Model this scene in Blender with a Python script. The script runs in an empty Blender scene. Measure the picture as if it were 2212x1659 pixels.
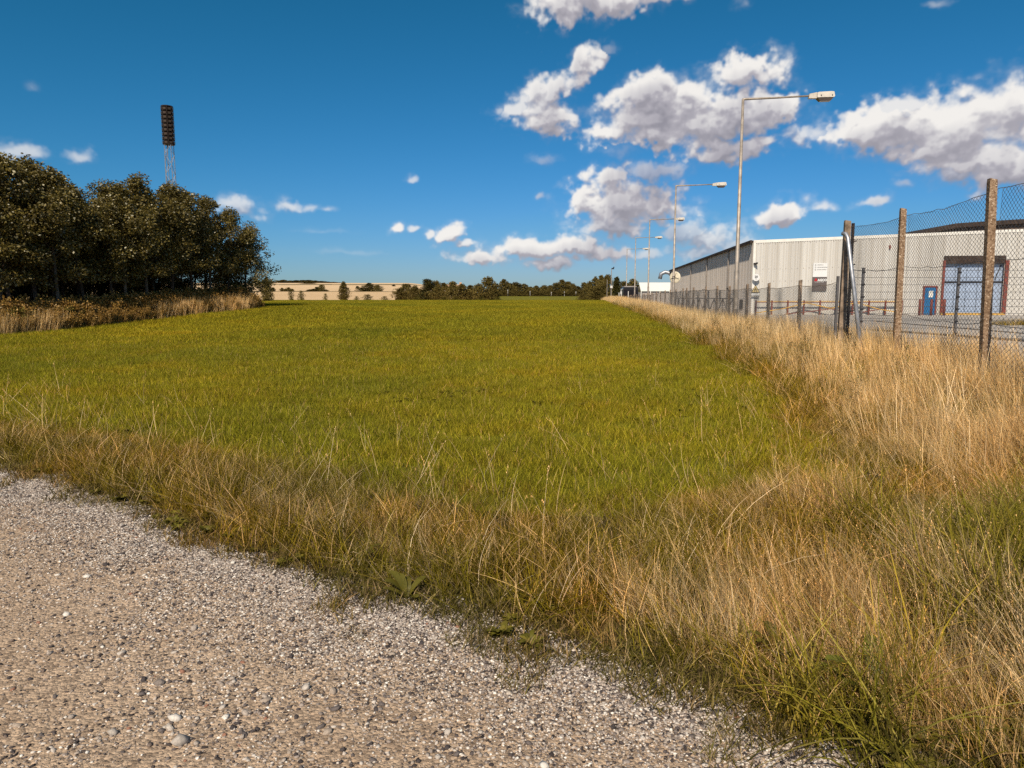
import bpy, math, random
import numpy as np
from mathutils import Vector, Matrix

R = math.radians
scene = bpy.context.scene
C = scene.collection

# ------------------------------------------------------------------ camera, sky, sun, exposure
F = 1534.0                       # focal length in the units of a 2212 x 1659 frame
PITCH = math.atan((829.5 - 647.0) / F)
EYE = 1.6
cam_d = bpy.data.cameras.new('camera')
cam_d.sensor_width = 36.0
cam_d.lens = F / 2212.0 * 36.0
cam_d.clip_start = 0.05
cam_d.clip_end = 12000
cam = bpy.data.objects.new('camera', cam_d)
C.objects.link(cam)
cam.location = (0, 0, EYE)
cam.rotation_euler = (R(90) - PITCH, 0, 0)
scene.camera = cam

SUN_YAW = R(16)                  # light travels this far to the right of +Y
SUN_EL = R(42)
SUN_STRENGTH = 5.0
SKY_STRENGTH = 0.05
scene.view_settings.view_transform = 'Standard'
scene.view_settings.look = 'None'
scene.view_settings.gamma = 1.0
scene.view_settings.exposure = 0.0
scene.view_settings.use_curve_mapping = False
scene.render.engine = 'CYCLES'
scene.cycles.use_denoising = False
scene.cycles.max_bounces = 5
scene.cycles.diffuse_bounces = 3
scene.cycles.glossy_bounces = 2
scene.cycles.transmission_bounces = 2
scene.cycles.transparent_max_bounces = 4
scene.cycles.caustics_reflective = False
scene.cycles.caustics_refractive = False
scene.cycles.sample_clamp_indirect = 4.0

sun_d = bpy.data.lights.new('sun', 'SUN')
sun_d.energy = SUN_STRENGTH
sun_d.angle = R(0.53)
sun_d.color = (1.0, 0.875, 0.70)
sun = bpy.data.objects.new('sun', sun_d)
C.objects.link(sun)
trav = Vector((math.sin(SUN_YAW) * math.cos(SUN_EL), math.cos(SUN_YAW) * math.cos(SUN_EL), -math.sin(SUN_EL)))
sun.rotation_euler = trav.to_track_quat('-Z', 'Y').to_euler()
sun.location = (-20, -40, 50)

CP, SP = math.cos(PITCH), math.sin(PITCH)
def ray(px, py):
    rx, ry = (px - 1106.0) / F, (829.5 - py) / F
    return np.array((rx, CP + ry * SP, -SP + ry * CP))
def at(px, py, Y):
    d = ray(px, py)
    return d * (Y / d[1]) + np.array((0, 0, EYE))

# ---- clouds: a coverage/brightness map over azimuth and elevation, computed here
def vnoise(x, y, seed):
    """smooth lattice noise, period 4096"""
    rs = np.random.RandomState(seed)
    tab = rs.rand(4096)
    per = rs.permutation(4096)
    xi = np.floor(x).astype(np.int64); yi = np.floor(y).astype(np.int64)
    fx = x - xi; fy = y - yi
    fx = fx * fx * fx * (fx * (fx * 6 - 15) + 10); fy = fy * fy * fy * (fy * (fy * 6 - 15) + 10)
    def g(a, b): return tab[(per[a & 4095] + b) & 4095]
    a = g(xi, yi); b = g(xi + 1, yi); c = g(xi, yi + 1); d = g(xi + 1, yi + 1)
    return (a + (b - a) * fx) + ((c + (d - c) * fx) - (a + (b - a) * fx)) * fy
def fbm(x, y, octs, seed, gain=0.55, billow=False):
    s = np.zeros(np.shape(x)); amp = 1.0; tot = 0.0
    for o in range(octs):
        n = vnoise(x * 2 ** o + 13.7 * o, y * 2 ** o + 7.3 * o, seed + o)
        if billow: n = 1.0 - np.abs(2 * n - 1)
        s += n * amp; tot += amp; amp *= gain
    return s / tot

CLOUDS = [  # frame position, half sizes, tilt, body (how solid it is)
 (1215,12,90,40,0,1),(1310,-2,115,34,0,1),(1410,-12,70,24,0,.9),
 (1252,150,52,30,38,.9),(1190,196,70,30,32,.85),(1112,232,46,22,32,.75),(1190,262,56,32,10,.95),
 (1400,208,72,36,0,.9),(1460,222,80,40,0,.9),(1395,262,105,40,0,1),(1315,292,62,20,0,1),(1420,295,110,24,0,1),
 (1515,272,105,44,0,1),(1590,246,100,48,0,1),(1665,240,50,38,0,1),(1540,332,66,30,0,.95),(1615,322,46,22,10,.9),
 (1612,160,78,30,0,.9),(1725,296,52,24,12,.7),(1700,290,34,16,0,.6),
 (1870,282,88,44,0,1),(1965,272,120,52,0,1),(2080,280,130,66,0,1),(2190,240,80,64,0,1),(2300,260,120,90,0,1),
 (2100,350,110,40,0,1),(2200,372,110,44,0,1),(2060,385,50,26,0,.8),(2000,330,80,22,0,.9),(1950,235,60,26,0,.8),
 (1322,388,46,30,10,.9),(1275,442,54,34,0,1),(1345,448,96,46,0,1),(1425,452,62,40,0,.95),(1330,492,76,22,0,.85),(1420,368,62,20,0,.65),
 (1530,516,66,26,0,.7),(1475,500,50,20,0,.6),(1500,545,60,16,0,.6),(1590,530,50,20,0,.55),
 (1690,460,52,22,14,1),(1780,446,22,12,0,.7),(1885,436,30,12,14,.75),(1950,400,18,10,0,.5),
 (1040,555,56,15,0,.9),(1135,538,92,18,0,.9),(1240,534,92,22,0,.95),(1315,548,58,15,0,.9),(1190,568,42,14,0,.85),(1390,552,36,10,0,.6),
 (972,508,32,18,22,.95),(1005,526,20,8,0,.8),(857,493,18,9,0,.9),(892,495,12,7,0,.7),(926,508,14,8,0,.8),
 (516,452,46,20,-12,.62),(497,440,26,18,0,.62),(622,444,32,12,0,.62),(668,449,18,9,0,.5),(705,452,16,5,0,.45),
 (176,336,26,14,0,.5),(45,328,46,16,0,.55),(10,338,44,14,0,.45),(886,392,14,8,0,.55),(1166,423,13,7,0,.55),(1175,348,26,10,0,.35),
 (1605,8,16,12,0,.3),(2030,6,34,9,0,.35),(75,190,14,9,0,.22),(1310,108,20,12,0,.3),(1075,240,12,10,0,.45),(1350,325,40,14,0,.3),
 (700,500,60,6,0,.15),(760,545,80,6,0,.15)]

def make_sky_map():
    W, H = 5760, 1440
    cov = np.zeros((H, W), np.float32); lum = np.zeros((H, W), np.float32)
    blobs = []
    for (px, py, a, b, rot, body) in CLOUDS:
        d = ray(px, py); d = d / np.linalg.norm(d)
        k = math.hypot(px - 1106, 647 - py) / F
        cs = 1 / (1 + k * k)
        blobs.append((math.atan2(d[0], d[1]), math.asin(d[2]), 1.12 * a / F * (cs ** .8), 1.14 * b / F * (cs ** .7), R(rot), body))
    rng = random.Random(5)
    for i in range(95):                                   # the rest of the sky goes on in the same way
        az = rng.uniform(R(42), R(318))
        el = R(2 + 52 * rng.random() ** 1.6)
        sz = (0.02 + 0.075 * math.sin(el) ** .7) * rng.uniform(.6, 1.5)
        for k in range(rng.randint(2, 5)):
            a2 = az + rng.uniform(-1.6, 1.6) * sz; e2 = el + rng.uniform(-.3, .4) * sz
            blobs.append(((a2 + math.pi) % (2 * math.pi) - math.pi, e2, sz * rng.uniform(.7, 1.4), sz * rng.uniform(.35, .6), 0, 1))
    def region(a0, a1, e0, e1):
        i0 = max(0, int((a0 + math.pi) / (2 * math.pi) * W)); i1 = min(W, int((a1 + math.pi) / (2 * math.pi) * W) + 1)
        j0 = max(0, int(e0 / (math.pi / 2) * H)); j1 = min(H, int(e1 / (math.pi / 2) * H) + 1)
        return i0, i1, j0, j1
    D = np.full((H, W), -1.0, np.float32); B = np.zeros((H, W), np.float32)
    for (az, el, a, b, rot, body) in blobs:
        i0, i1, j0, j1 = region(az - 2.2 * a - .03, az + 2.2 * a + .03, max(0.001, el - 2.4 * max(b, a * abs(math.sin(rot))) - .03), el + 2.4 * max(b, a * abs(math.sin(rot))) + .03)
        if i1 <= i0 or j1 <= j0: continue
        A, E = np.meshgrid((np.arange(i0, i1) + .5) / W * 2 * math.pi - math.pi, (np.arange(j0, j1) + .5) / H * math.pi / 2)
        sc = 1.0 / max(0.012, b)
        wx = (fbm(A * 42, E * 42, 3, 11) - .5) * .042 + (fbm(A * 150, E * 150, 3, 51) - .5) * .012
        wy = (fbm(A * 42 + 50, E * 42, 3, 21) - .5) * .034 + (fbm(A * 150 + 9, E * 150, 3, 61) - .5) * .012
        lim = min(1.0, b / .022)
        X = A - az + wx * lim; Y = E - el + wy * lim
        c, s = math.cos(rot), math.sin(rot)
        u = (X * c + Y * s) / a; v = (-X * s + Y * c) / b
        v = np.where(v < 0, v * 1.25, v * .95)
        d = (1.12 - np.sqrt(u * u + v * v)).astype(np.float32) * (0.6 + 0.4 * body)
        sub = D[j0:j1, i0:i1]; bs = B[j0:j1, i0:i1]
        m = d > sub
        bs[m] = body
        # smooth union
        kk = .22
        h = np.clip(.5 + .5 * (d - sub) / kk, 0, 1)
        D[j0:j1, i0:i1] = sub * (1 - h) + d * h + kk * h * (1 - h)
    e_hi = int(H * 0.72)
    for c0 in range(0, W, 720):
        sl = slice(c0, c0 + 720)
        sub = D[:e_hi, sl]
        if sub.max() < -.6: continue
        A, E = np.meshgrid((np.arange(c0, c0 + 720) + .5) / W * 2 * math.pi - math.pi, (np.arange(0, e_hi) + .5) / H * math.pi / 2)
        n1 = fbm(A * 40, E * 46, 7, 101, .52)
        n2 = fbm(A * 52, E * 60, 5, 131, .46, True)
        den = sub * 1.15 + (n1 - .5) * 1.0 + (.62 - n2) * .34
        wid = .62 + .75 * (1 - np.clip(B[:e_hi, sl], 0, 1)) + .35 * (fbm(A * 14, E * 16, 2, 171) - .4)
        t = np.clip((den + .10) / np.clip(wid, .4, 2), 0, 1); cv = t * t * (3 - 2 * t)
        veil = np.clip((den + .62) / .9, 0, 1) ** 2 * np.clip((fbm(A * 26, E * 60, 5, 211, .6) - .36) * 2.6, 0, 1) * .42
        cv = np.maximum(cv, veil)
        cv *= np.clip(B[:e_hi, sl] * 1.12, 0, 1)
        # light from above and behind the viewer: thickness in the way, accumulated downward
        ext = np.clip(den, 0, 1.0)
        acc = np.zeros_like(ext); run = np.zeros(ext.shape[1])
        for j in range(ext.shape[0] - 1, -1, -1):
            run = run * .975 + ext[j] * .025
            acc[j] = run
        smo = sub * .8 + (fbm(A * 40, E * 46, 4, 101, .52) - .5) * 1.0 + (.62 - fbm(A * 52, E * 60, 3, 131, .46, True)) * .5
        rel = np.zeros_like(ext)
        for k, wgt in ((5, 1.0), (10, .8), (18, .5)):
            up = np.vstack([smo[k:], np.repeat(smo[-1:], k, 0)])
            up = np.hstack([np.repeat(up[:, :1], k // 2, 1), up[:, :-(k // 2)]])
            rel += wgt * (smo - up)
        l = .97 - .80 * np.clip(acc - .08, 0, .6) + .34 * np.clip(rel, -.55, .4) + .42 * (fbm(A * 9, E * 20, 3, 191) - .5)
        l -= .10 * np.clip(.25 - den, 0, .25) / .25
        l = l - .22 * (1 - np.clip(B[:e_hi, sl], 0, 1))
        cov[:e_hi, sl] = cv; lum[:e_hi, sl] = np.clip(l, .30, 1.0)
    buf = np.zeros((H, W, 4), np.float32)
    buf[..., 0] = lum; buf[..., 1] = lum; buf[..., 2] = lum; buf[..., 3] = 1.0
    buf[..., 1] = cov
    img = bpy.data.images.new('cloud_map', W, H, alpha=False, float_buffer=False)
    img.colorspace_settings.name = 'Non-Color'
    img.pixels.foreach_set(buf.ravel())
    img.update(); img.pack()
    return img

world = bpy.data.worlds.new('World')
scene.world = world
world.use_nodes = True
wt = world.node_tree
wt.nodes.clear()
def wn(t, **kw):
    n = wt.nodes.new(t)
    for k, v in kw.items(): setattr(n, k, v)
    return n
def wl(a, b): wt.links.new(a, b)
sky = wn('ShaderNodeTexSky', sky_type='NISHITA')
sky.sun_disc = False
sky.sun_elevation = SUN_EL
sky.sun_rotation = math.pi + SUN_YAW          # the sun stands behind and a little left of the camera
sky.altitude = 0; sky.air_density = 1.0; sky.dust_density = 0.4; sky.ozone_density = 2.0
def wm(op, a, b=None):
    n = wn('ShaderNodeMath', operation=op)
    for i, s in enumerate((a, b)):
        if s is None: continue
        if isinstance(s, (int, float)): n.inputs[i].default_value = s
        else: wl(s, n.inputs[i])
    return n.outputs[0]
sepk = wn('ShaderNodeSeparateColor'); wl(sky.outputs[0], sepk.inputs[0])
grade = wn('ShaderNodeCombineColor')              # a polarised-looking, deeper blue, as the photograph is developed
for i, (kk, pw, mx) in enumerate(((.125, 1.90, 7.0), (1.07, 1.03, 11.0), (.95, 1.30, 14.0))):
    wl(wm('MINIMUM', wm('MULTIPLY', wm('POWER', sepk.outputs[i], pw), kk), mx), grade.inputs[i])
tc = wn('ShaderNodeTexCoord')
sepw = wn('ShaderNodeSeparateXYZ'); wl(tc.outputs['Generated'], sepw.inputs[0])
azm = wm('ARCTAN2', sepw.outputs[0], sepw.outputs[1])
uu = wm('ADD', wm('DIVIDE', azm, 2 * math.pi), .5)
vv = wm('DIVIDE', wm('ARCSINE', wm('MAXIMUM', sepw.outputs[2], 0.0005)), math.pi / 2)
cmb = wn('ShaderNodeCombineXYZ'); wl(uu, cmb.inputs[0]); wl(vv, cmb.inputs[1])
ctex = wn('ShaderNodeTexImage'); ctex.image = make_sky_map(); ctex.interpolation = 'Cubic'; ctex.extension = 'EXTEND'
wl(cmb.outputs[0], ctex.inputs[0])
sepc = wn('ShaderNodeSeparateColor'); wl(ctex.outputs[0], sepc.inputs[0])
ramp = wn('ShaderNodeValToRGB'); wl(sepc.outputs[0], ramp.inputs[0])
ramp.color_ramp.elements[0].position = .3; ramp.color_ramp.elements[0].color = (.33, .315, .36, 1)
ramp.color_ramp.elements[1].position = 1.0; ramp.color_ramp.elements[1].color = (1.0, .965, .92, 1)
e = ramp.color_ramp.elements.new(.62); e.color = (.50, .475, .52, 1)
e = ramp.color_ramp.elements.new(.84); e.color = (.76, .735, .74, 1)
cl = wn('ShaderNodeMix', data_type='RGBA', blend_type='MULTIPLY'); cl.inputs[0].default_value = 1.0
CG = 0.92 / SKY_STRENGTH
cl.inputs[7].default_value = (CG, CG, CG, 1)
wl(ramp.outputs[0], cl.inputs[6])
mixc = wn('ShaderNodeMix', data_type='RGBA')
wl(wm('MULTIPLY', sepc.outputs[1], .97), mixc.inputs[0]); wl(grade.outputs[0], mixc.inputs[6]); wl(cl.outputs[2], mixc.inputs[7])
bg = wn('ShaderNodeBackground'); bg.inputs[1].default_value = SKY_STRENGTH
wl(mixc.outputs[2], bg.inputs[0])
wo = wn('ShaderNodeOutputWorld'); wl(bg.outputs[0], wo.inputs[0])
world.cycles.sampling_method = 'MANUAL'
world.cycles.sample_map_resolution = 512

# ------------------------------------------------------------------ helpers
def tag(o, label=None, cat=None, group=None, kind=None):
    if label: o['label'] = label
    if cat: o['category'] = cat
    if group: o['group'] = group
    if kind: o['kind'] = kind
    return o
def thing(name, label, cat, loc=(0, 0, 0), rotz=0, group=None):
    o = bpy.data.objects.new(name, None); C.objects.link(o)
    o.empty_display_size = .3
    o.location = loc; o.rotation_euler = (0, 0, rotz)
    return tag(o, label, cat, group)
def copy_tree(o, parent=None):
    c = o.copy(); C.objects.link(c)
    if parent: c.parent = parent
    for ch in list(o.children): copy_tree(ch, c)
    return c
def link_mesh(name, me, parent=None):
    o = bpy.data.objects.new(name, me); C.objects.link(o)
    if parent: o.parent = parent
    return o

class MB:
    def __init__(s): s.v = []; s.f = []
    def add(s, vs, fs):
        b = len(s.v); s.v += [tuple(map(float, p)) for p in vs]; s.f += [tuple(b + i for i in q) for q in fs]
    def frame_box(s, o, ax, ay, az):
        """box from centre and three half-axis vectors"""
        o, ax, ay, az = map(np.array, (o, ax, ay, az))
        vs = [o + i * ax + j * ay + k * az for k in (-1, 1) for j in (-1, 1) for i in (-1, 1)]
        s.add(vs, [(0, 2, 3, 1), (4, 5, 7, 6), (0, 1, 5, 4), (2, 6, 7, 3), (0, 4, 6, 2), (1, 3, 7, 5)])
    def box(s, c, size, rz=0):
        cc, ss = math.cos(rz), math.sin(rz); a, b, h = [q / 2 for q in size]
        s.frame_box(c, (a * cc, a * ss, 0), (-b * ss, b * cc, 0), (0, 0, h))
    def bar(s, a, b, w, h=None, up=(0, 0, 1)):
        a, b = np.array(a, float), np.array(b, float); d = b - a; L = np.linalg.norm(d); d /= L
        up = np.array(up, float)
        if abs(d @ up) > .98: up = np.array((0, 1., 0))
        x = np.cross(d, up); x /= np.linalg.norm(x); y = np.cross(x, d)
        h = h or w
        s.frame_box((a + b) / 2, x * w / 2, y * h / 2, d * L / 2)
    def tube(s, pts, r, n=8, caps=True):
        pts = [np.array(p, float) for p in pts]; m = len(pts)
        rs = [r] * m if isinstance(r, (int, float)) else list(r)
        b = len(s.v); prev = None
        for i, p in enumerate(pts):
            d = (pts[min(i + 1, m - 1)] - pts[max(i - 1, 0)]); d /= np.linalg.norm(d) + 1e-12
            if prev is None:
                ref = np.array((1., 0, 0)) if abs(d[0]) < .9 else np.array((0, 1., 0))
                x = np.cross(d, ref)
            else: x = prev - d * (prev @ d)
            x /= np.linalg.norm(x); prev = x; y = np.cross(d, x)
            for k in range(n):
                a = 2 * math.pi * k / n
                s.v.append(tuple(p + rs[i] * (math.cos(a) * x + math.sin(a) * y)))
        for i in range(m - 1):
            for k in range(n):
                s.f.append((b + i * n + k, b + i * n + (k + 1) % n, b + (i + 1) * n + (k + 1) % n, b + (i + 1) * n + k))
        if caps:
            s.f.append(tuple(b + k for k in range(n))[::-1]); s.f.append(tuple(b + (m - 1) * n + k for k in range(n)))
    def prism(s, poly, off):
        """closed outline (3-D points) pushed along off"""
        n = len(poly); poly = [np.array(p, float) for p in poly]; off = np.array(off, float)
        s.add(poly + [p + off for p in poly],
              [tuple(range(n))[::-1], tuple(range(n, 2 * n))] + [(i, (i + 1) % n, n + (i + 1) % n, n + i) for i in range(n)])
    def build(s, name, m, parent=None, smooth=False, shift=True):
        me = bpy.data.meshes.new(name)
        off = np.array(parent.location) if (parent is not None and shift and parent.type == 'EMPTY') else np.zeros(3)
        me.from_pydata([tuple(np.array(p) - off) for p in s.v], [], s.f)
        me.update()
        import bmesh
        bm = bmesh.new(); bm.from_mesh(me); bmesh.ops.recalc_face_normals(bm, faces=bm.faces); bm.to_mesh(me); bm.free()
        if smooth: me.shade_smooth()
        if m: me.materials.append(m)
        return link_mesh(name, me, parent)

def mesh_np(name, v, t, col=None, mat_=None, smooth=False):
    me = bpy.data.meshes.new(name)
    v = np.ascontiguousarray(v, np.float32); t = np.ascontiguousarray(t, np.int32)
    me.vertices.add(len(v)); me.vertices.foreach_set('co', v.ravel())
    k = t.shape[1]
    me.loops.add(t.size); me.loops.foreach_set('vertex_index', t.ravel())
    me.polygons.add(len(t)); me.polygons.foreach_set('loop_start', np.arange(0, t.size, k, dtype=np.int32))
    me.polygons.foreach_set('loop_total', np.full(len(t), k, np.int32))
    if smooth: me.polygons.foreach_set('use_smooth', np.ones(len(t), bool))
    me.update(calc_edges=True)
    if col is not None:
        a = me.color_attributes.new('col', 'FLOAT_COLOR', 'POINT')
        c4 = np.ones((len(v), 4), np.float32); c4[:, :3] = col
        a.data.foreach_set('color', c4.ravel())
    if mat_: me.materials.append(mat_)
    return me

# ---- materials
class NT:
    def __init__(s, name):
        s.m = bpy.data.materials.new(name); s.m.use_nodes = True; s.t = s.m.node_tree; s.t.nodes.clear()
        s.out = s.t.nodes.new('ShaderNodeOutputMaterial')
    def n(s, t, ins=None, **kw):
        nd = s.t.nodes.new(t)
        for k, v in kw.items(): setattr(nd, k, v)
        for k, v in (ins or {}).items():
            if hasattr(v, 'is_output'): s.t.links.new(v, nd.inputs[k])
            else: nd.inputs[k].default_value = v
        return nd
    def link(s, a, b): s.t.links.new(a, b)
    def mix(s, f, a, b, mode='MIX'):
        nd = s.t.nodes.new('ShaderNodeMix'); nd.data_type = 'RGBA'; nd.blend_type = mode
        for i, v in ((0, f), (6, a), (7, b)):
            if hasattr(v, 'is_output'): s.link(v, nd.inputs[i])
            else: nd.inputs[i].default_value = v if i == 0 else (*v, 1)[:4]
        return nd.outputs[2]
    def math(s, op, a, b=0.0, clamp=False):
        nd = s.t.nodes.new('ShaderNodeMath'); nd.operation = op; nd.use_clamp = clamp
        for i, v in enumerate((a, b)):
            if hasattr(v, 'is_output'): s.link(v, nd.inputs[i])
            else: nd.inputs[i].default_value = v
        return nd.outputs[0]
    def noise(s, scale, detail=4, vec=None, rough=.55, out=0):
        nd = s.n('ShaderNodeTexNoise', {'Scale': scale, 'Detail': detail, 'Roughness': rough})
        if vec is None:
            vec = s.n('ShaderNodeTexCoord').outputs['Object']
        s.link(vec, nd.inputs['Vector'])
        return nd.outputs[out]
    def ramp(s, f, stops):
        nd = s.t.nodes.new('ShaderNodeValToRGB'); s.link(f, nd.inputs[0])
        el = nd.color_ramp.elements
        while len(el) < len(stops): el.new(.5)
        for e_, (p, c) in zip(el, stops):
            e_.position = p; e_.color = (*c, 1) if len(c) == 3 else c
        return nd.outputs[0]
    def surf(s, col, rough=.8, metal=0.0, bump=None, bstr=.3, bdist=.01, spec=.3):
        p = s.n('ShaderNodeBsdfPrincipled', {'Roughness': rough, 'Metallic': metal, 'Specular IOR Level': spec})
        if hasattr(col, 'is_output'): s.link(col, p.inputs['Base Color'])
        else: p.inputs['Base Color'].default_value = (*col, 1)
        if bump is not None:
            b = s.n('ShaderNodeBump', {'Strength': bstr, 'Distance': bdist}); s.link(bump, b.inputs['Height'])
            s.link(b.outputs[0], p.inputs['Normal'])
        s.link(p.outputs[0], s.out.inputs[0])
        return s.m
def paint(name, c, rough=.6, metal=0.0, var=.18, scale=6, spec=.3, bump=.15):
    t = NT(name)
    n = t.noise(scale, 6)
    d = tuple(q * (1 - var * 1.6) for q in c); h = tuple(min(1, q * (1 + var)) for q in c)
    return t.surf(t.ramp(n, [(.3, d), (.7, h)]), rough, metal, t.noise(scale * 14, 3), bump, .002, spec)
def foliage(name, trans=.3, rnd=.5, gain=1.0, tint=None, patch=None, spec=.0):
    """colour from the mesh's own leaf colours, varied per plant; leaves let some light through"""
    t = NT(name)
    a = t.n('ShaderNodeAttribute', attribute_name='col').outputs['Color']
    oi = t.n('ShaderNodeObjectInfo')
    f = t.math('ADD', t.math('MULTIPLY', oi.outputs['Random'], rnd), 1 - rnd / 2)
    f = t.math('MULTIPLY', f, gain)
    cc = t.n('ShaderNodeCombineColor'); [t.link(f, cc.inputs[i]) for i in range(3)]
    c = t.mix(1.0, a, cc.outputs[0], 'MULTIPLY')
    if patch:
        sc, colr, lo, hi = patch
        n = t.noise(sc, 3, oi.outputs['Location'])
        k = t.n('ShaderNodeMapRange', {'From Min': lo, 'From Max': hi}); t.link(n, k.inputs['Value'])
        c = t.mix(k.outputs[0], c, t.mix(1.0, c, colr, 'MULTIPLY'))
        n2 = t.ramp(t.noise(.09, 3, oi.outputs['Location']), [(.36, (.74, .80, .9)), (.62, (1.14, 1.08, 1.0))])
        c = t.mix(1.0, c, n2, 'MULTIPLY')
    d = t.n('ShaderNodeBsdfDiffuse'); t.link(c, d.inputs[0])
    tr = t.n('ShaderNodeBsdfTranslucent'); t.link(c, tr.inputs[0])
    mx = t.n('ShaderNodeMixShader', {0: trans}); t.link(d.outputs[0], mx.inputs[1]); t.link(tr.outputs[0], mx.inputs[2])
    last = mx.outputs[0]
    if spec:
        g = t.n('ShaderNodeBsdfGlossy', {'Roughness': .45, 'Color': (.9, .9, .8, 1)})
        m2 = t.n('ShaderNodeMixShader', {0: spec}); t.link(last, m2.inputs[1]); t.link(g.outputs[0], m2.inputs[2]); last = m2.outputs[0]
    t.link(last, t.out.inputs[0])
    return t.m

# ------------------------------------------------------------------ terrain
TH = math.atan((1274 - 1106) / F / (CP + (829.5 - 647) / F * SP))
TD = np.array((math.sin(TH), math.cos(TH))); ND = np.array((math.cos(TH), -math.sin(TH)))
def sl(x, y): return x * TD[0] + y * TD[1], x * ND[0] + y * ND[1]
def xy(s, L): return s * TD[0] + L * ND[0], s * TD[1] + L * ND[1]
def s_of(px, py, L):
    d = ray(px, py); r = d[0] / d[1]
    return L * (math.cos(TH) + r * math.sin(TH)) / (r * math.cos(TH) - math.sin(TH))
def sstep(a, b, x):
    t = np.clip((x - a) / (b - a), 0, 1); return t * t * (3 - 2 * t)
def table(pts):
    u = np.linspace(0, math.log(1 + 6000 / 10), 900)
    yy = 10 * (np.exp(u) - 1)
    z = np.interp(yy, [p[0] for p in pts], [p[1] for p in pts])
    k = np.hanning(41); k /= k.sum()
    zp = np.pad(z, 20, mode='edge')
    return yy, np.convolve(zp, k, 'valid')
T_C = table([(0, 0), (9, 0.0), (17, .17), (31, .62), (46, 1.02), (65, 1.27), (100, 1.44), (115, 1.36), (135, 1.0), (175, .8), (200, 1.0), (340, 3.1), (520, 5.5), (1000, 9), (2500, 9), (6000, 0)])
T_L = table([(0, 0), (9, 0.0), (17, .17), (31, .62), (46, 1.02), (65, 1.27), (100, 1.44), (115, 1.36), (135, 1.2), (170, 1.7), (350, 5.0), (420, 6.6), (600, 12.2), (900, 22.7), (1100, 25), (2500, 12), (6000, 0)])
def h(x, y):
    x = np.asarray(x, float); y = np.asarray(y, float)
    yc = np.maximum(y, 0)
    zc = np.interp(yc, *T_C); zl = np.interp(yc, *T_L)
    w = sstep(-.04, -.15, x / np.maximum(yc, 1))
    z = zc * (1 - w) + zl * w
    z = z + (-.20 * sstep(12, 27, y) * (1 - sstep(27, 36, y)) + .26 * sstep(31, 41, y) * (1 - sstep(44, 62, y))) * sstep(-5, -14, x)
    s, L = sl(x, y)
    yard = .45 + .003 * np.maximum(0, s - 20)
    k = sstep(2.8, 6.0, L) * (1 - sstep(130, 175, s)) * sstep(-4, 5, s)
    z = z * (1 - k) + yard * k
    z = z + .02 * np.sin(x * .9 + 1.3 * np.sin(y * .31)) * np.sin(y * .7) * (1 - k) * sstep(6, 14, y)
    return z
def gnd(px, py):
    d = ray(px, py); Y = 6.0
    best = None
    for Y in np.geomspace(1.5, 400, 6000):
        p = d * (Y / d[1]) + np.array((0, 0, EYE))
        if p[2] <= h(p[0], p[1]): return p
    return p

E_PX = [(0, 1008), (120, 1055), (240, 1100), (480, 1195), (640, 1245), (800, 1300), (950, 1350), (1100, 1405), (1300, 1470), (1500, 1545), (1750, 1655)]
E_W = [gnd(*p)[:2] for p in E_PX]
ex = [-80, -30] + [p[0] for p in E_W] + [4.0, 60]
ey = [36, 21] + [p[1] for p in E_W] + [0.2, -36]
def edge_y(x): return np.interp(x, ex, ey)
V_PX = [(0, 925), (250, 955), (500, 995), (800, 1050), (1050, 1095), (1300, 1110), (1500, 1085), (1720, 1020)]
V_W = [gnd(*p)[:2] for p in V_PX]
vx = [-80, -30] + [p[0] for p in V_W]; vy = [44, 27] + [p[1] for p in V_W]
B_PX = [(1740, 975), (1755, 910), (1695, 845), (1620, 795), (1545, 752), (1470, 713), (1415, 689), (1360, 668), (1330, 659)]
B_SL = sorted([tuple(sl(*gnd(*p)[:2])) for p in B_PX])
bs_ = [0] + [b[0] for b in B_SL] + [200]; bl_ = [B_SL[0][1]] + [b[1] for b in B_SL] + [B_SL[-1][1]]
def wood_edge(y): return -19.5 + .364 * (np.asarray(y, float) - 27)
def wob(x, y, a=.18, f=2.2): return a * (np.sin(x * f + 1.7 * np.sin(y * f * .7)) + .6 * np.sin(y * f * 1.9 + x * 1.1)) * .6
def is_gravel(x, y, m=0.0): return y < edge_y(x) + wob(x, y, .12, 3.1) - m
def verge_depth(x, y):
    """> 0 inside the rough verge, in metres from its border with the mown field"""
    s, L = sl(x, y)
    a = np.interp(x, vx, vy) - y
    a = np.where(x > vx[-1], -9, a)
    b = L - np.interp(s, bs_, bl_)
    return np.maximum(a, b) + wob(x, y, .22, 1.3)
ZN = ['gravel_track', 'verge_ground', 'meadow', 'asphalt_yard', 'stubble_field', 'hedge_strip', 'far_stubble_field', 'far_meadow', 'far_ground', 'woodland_floor']
def zone(x, y):
    s, L = sl(x, y); r = x / np.maximum(y, 1)
    z = np.full(x.shape, 8)
    front = y > -5
    z[front & (y < 128)] = 2
    z[(y < 46) & (x < wood_edge(y)) & (y > 24)] = 9
    far = y >= 128
    z[far & (r < -.03) & (y < 385)] = 4
    z[far & (r < -.03) & (y >= 385) & (y < 405)] = 5
    z[far & (r < -.03) & (y >= 405) & (y < 980)] = 6
    z[far & (r < -.03) & (y >= 700) & (y < 745)] = 5
    z[far & (r >= -.03) & (y < 345)] = 7
    z[(verge_depth(x, y) > 0) & (y < 128) & (L < 6.3)] = 1
    z[(y < 128) & (L >= 6.3) & (s < 150)] = 3
    z[is_gravel(x, y)] = 0
    z[y < -8] = 2
    z[is_gravel(x, y) & (y < 20)] = 0
    return z
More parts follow.
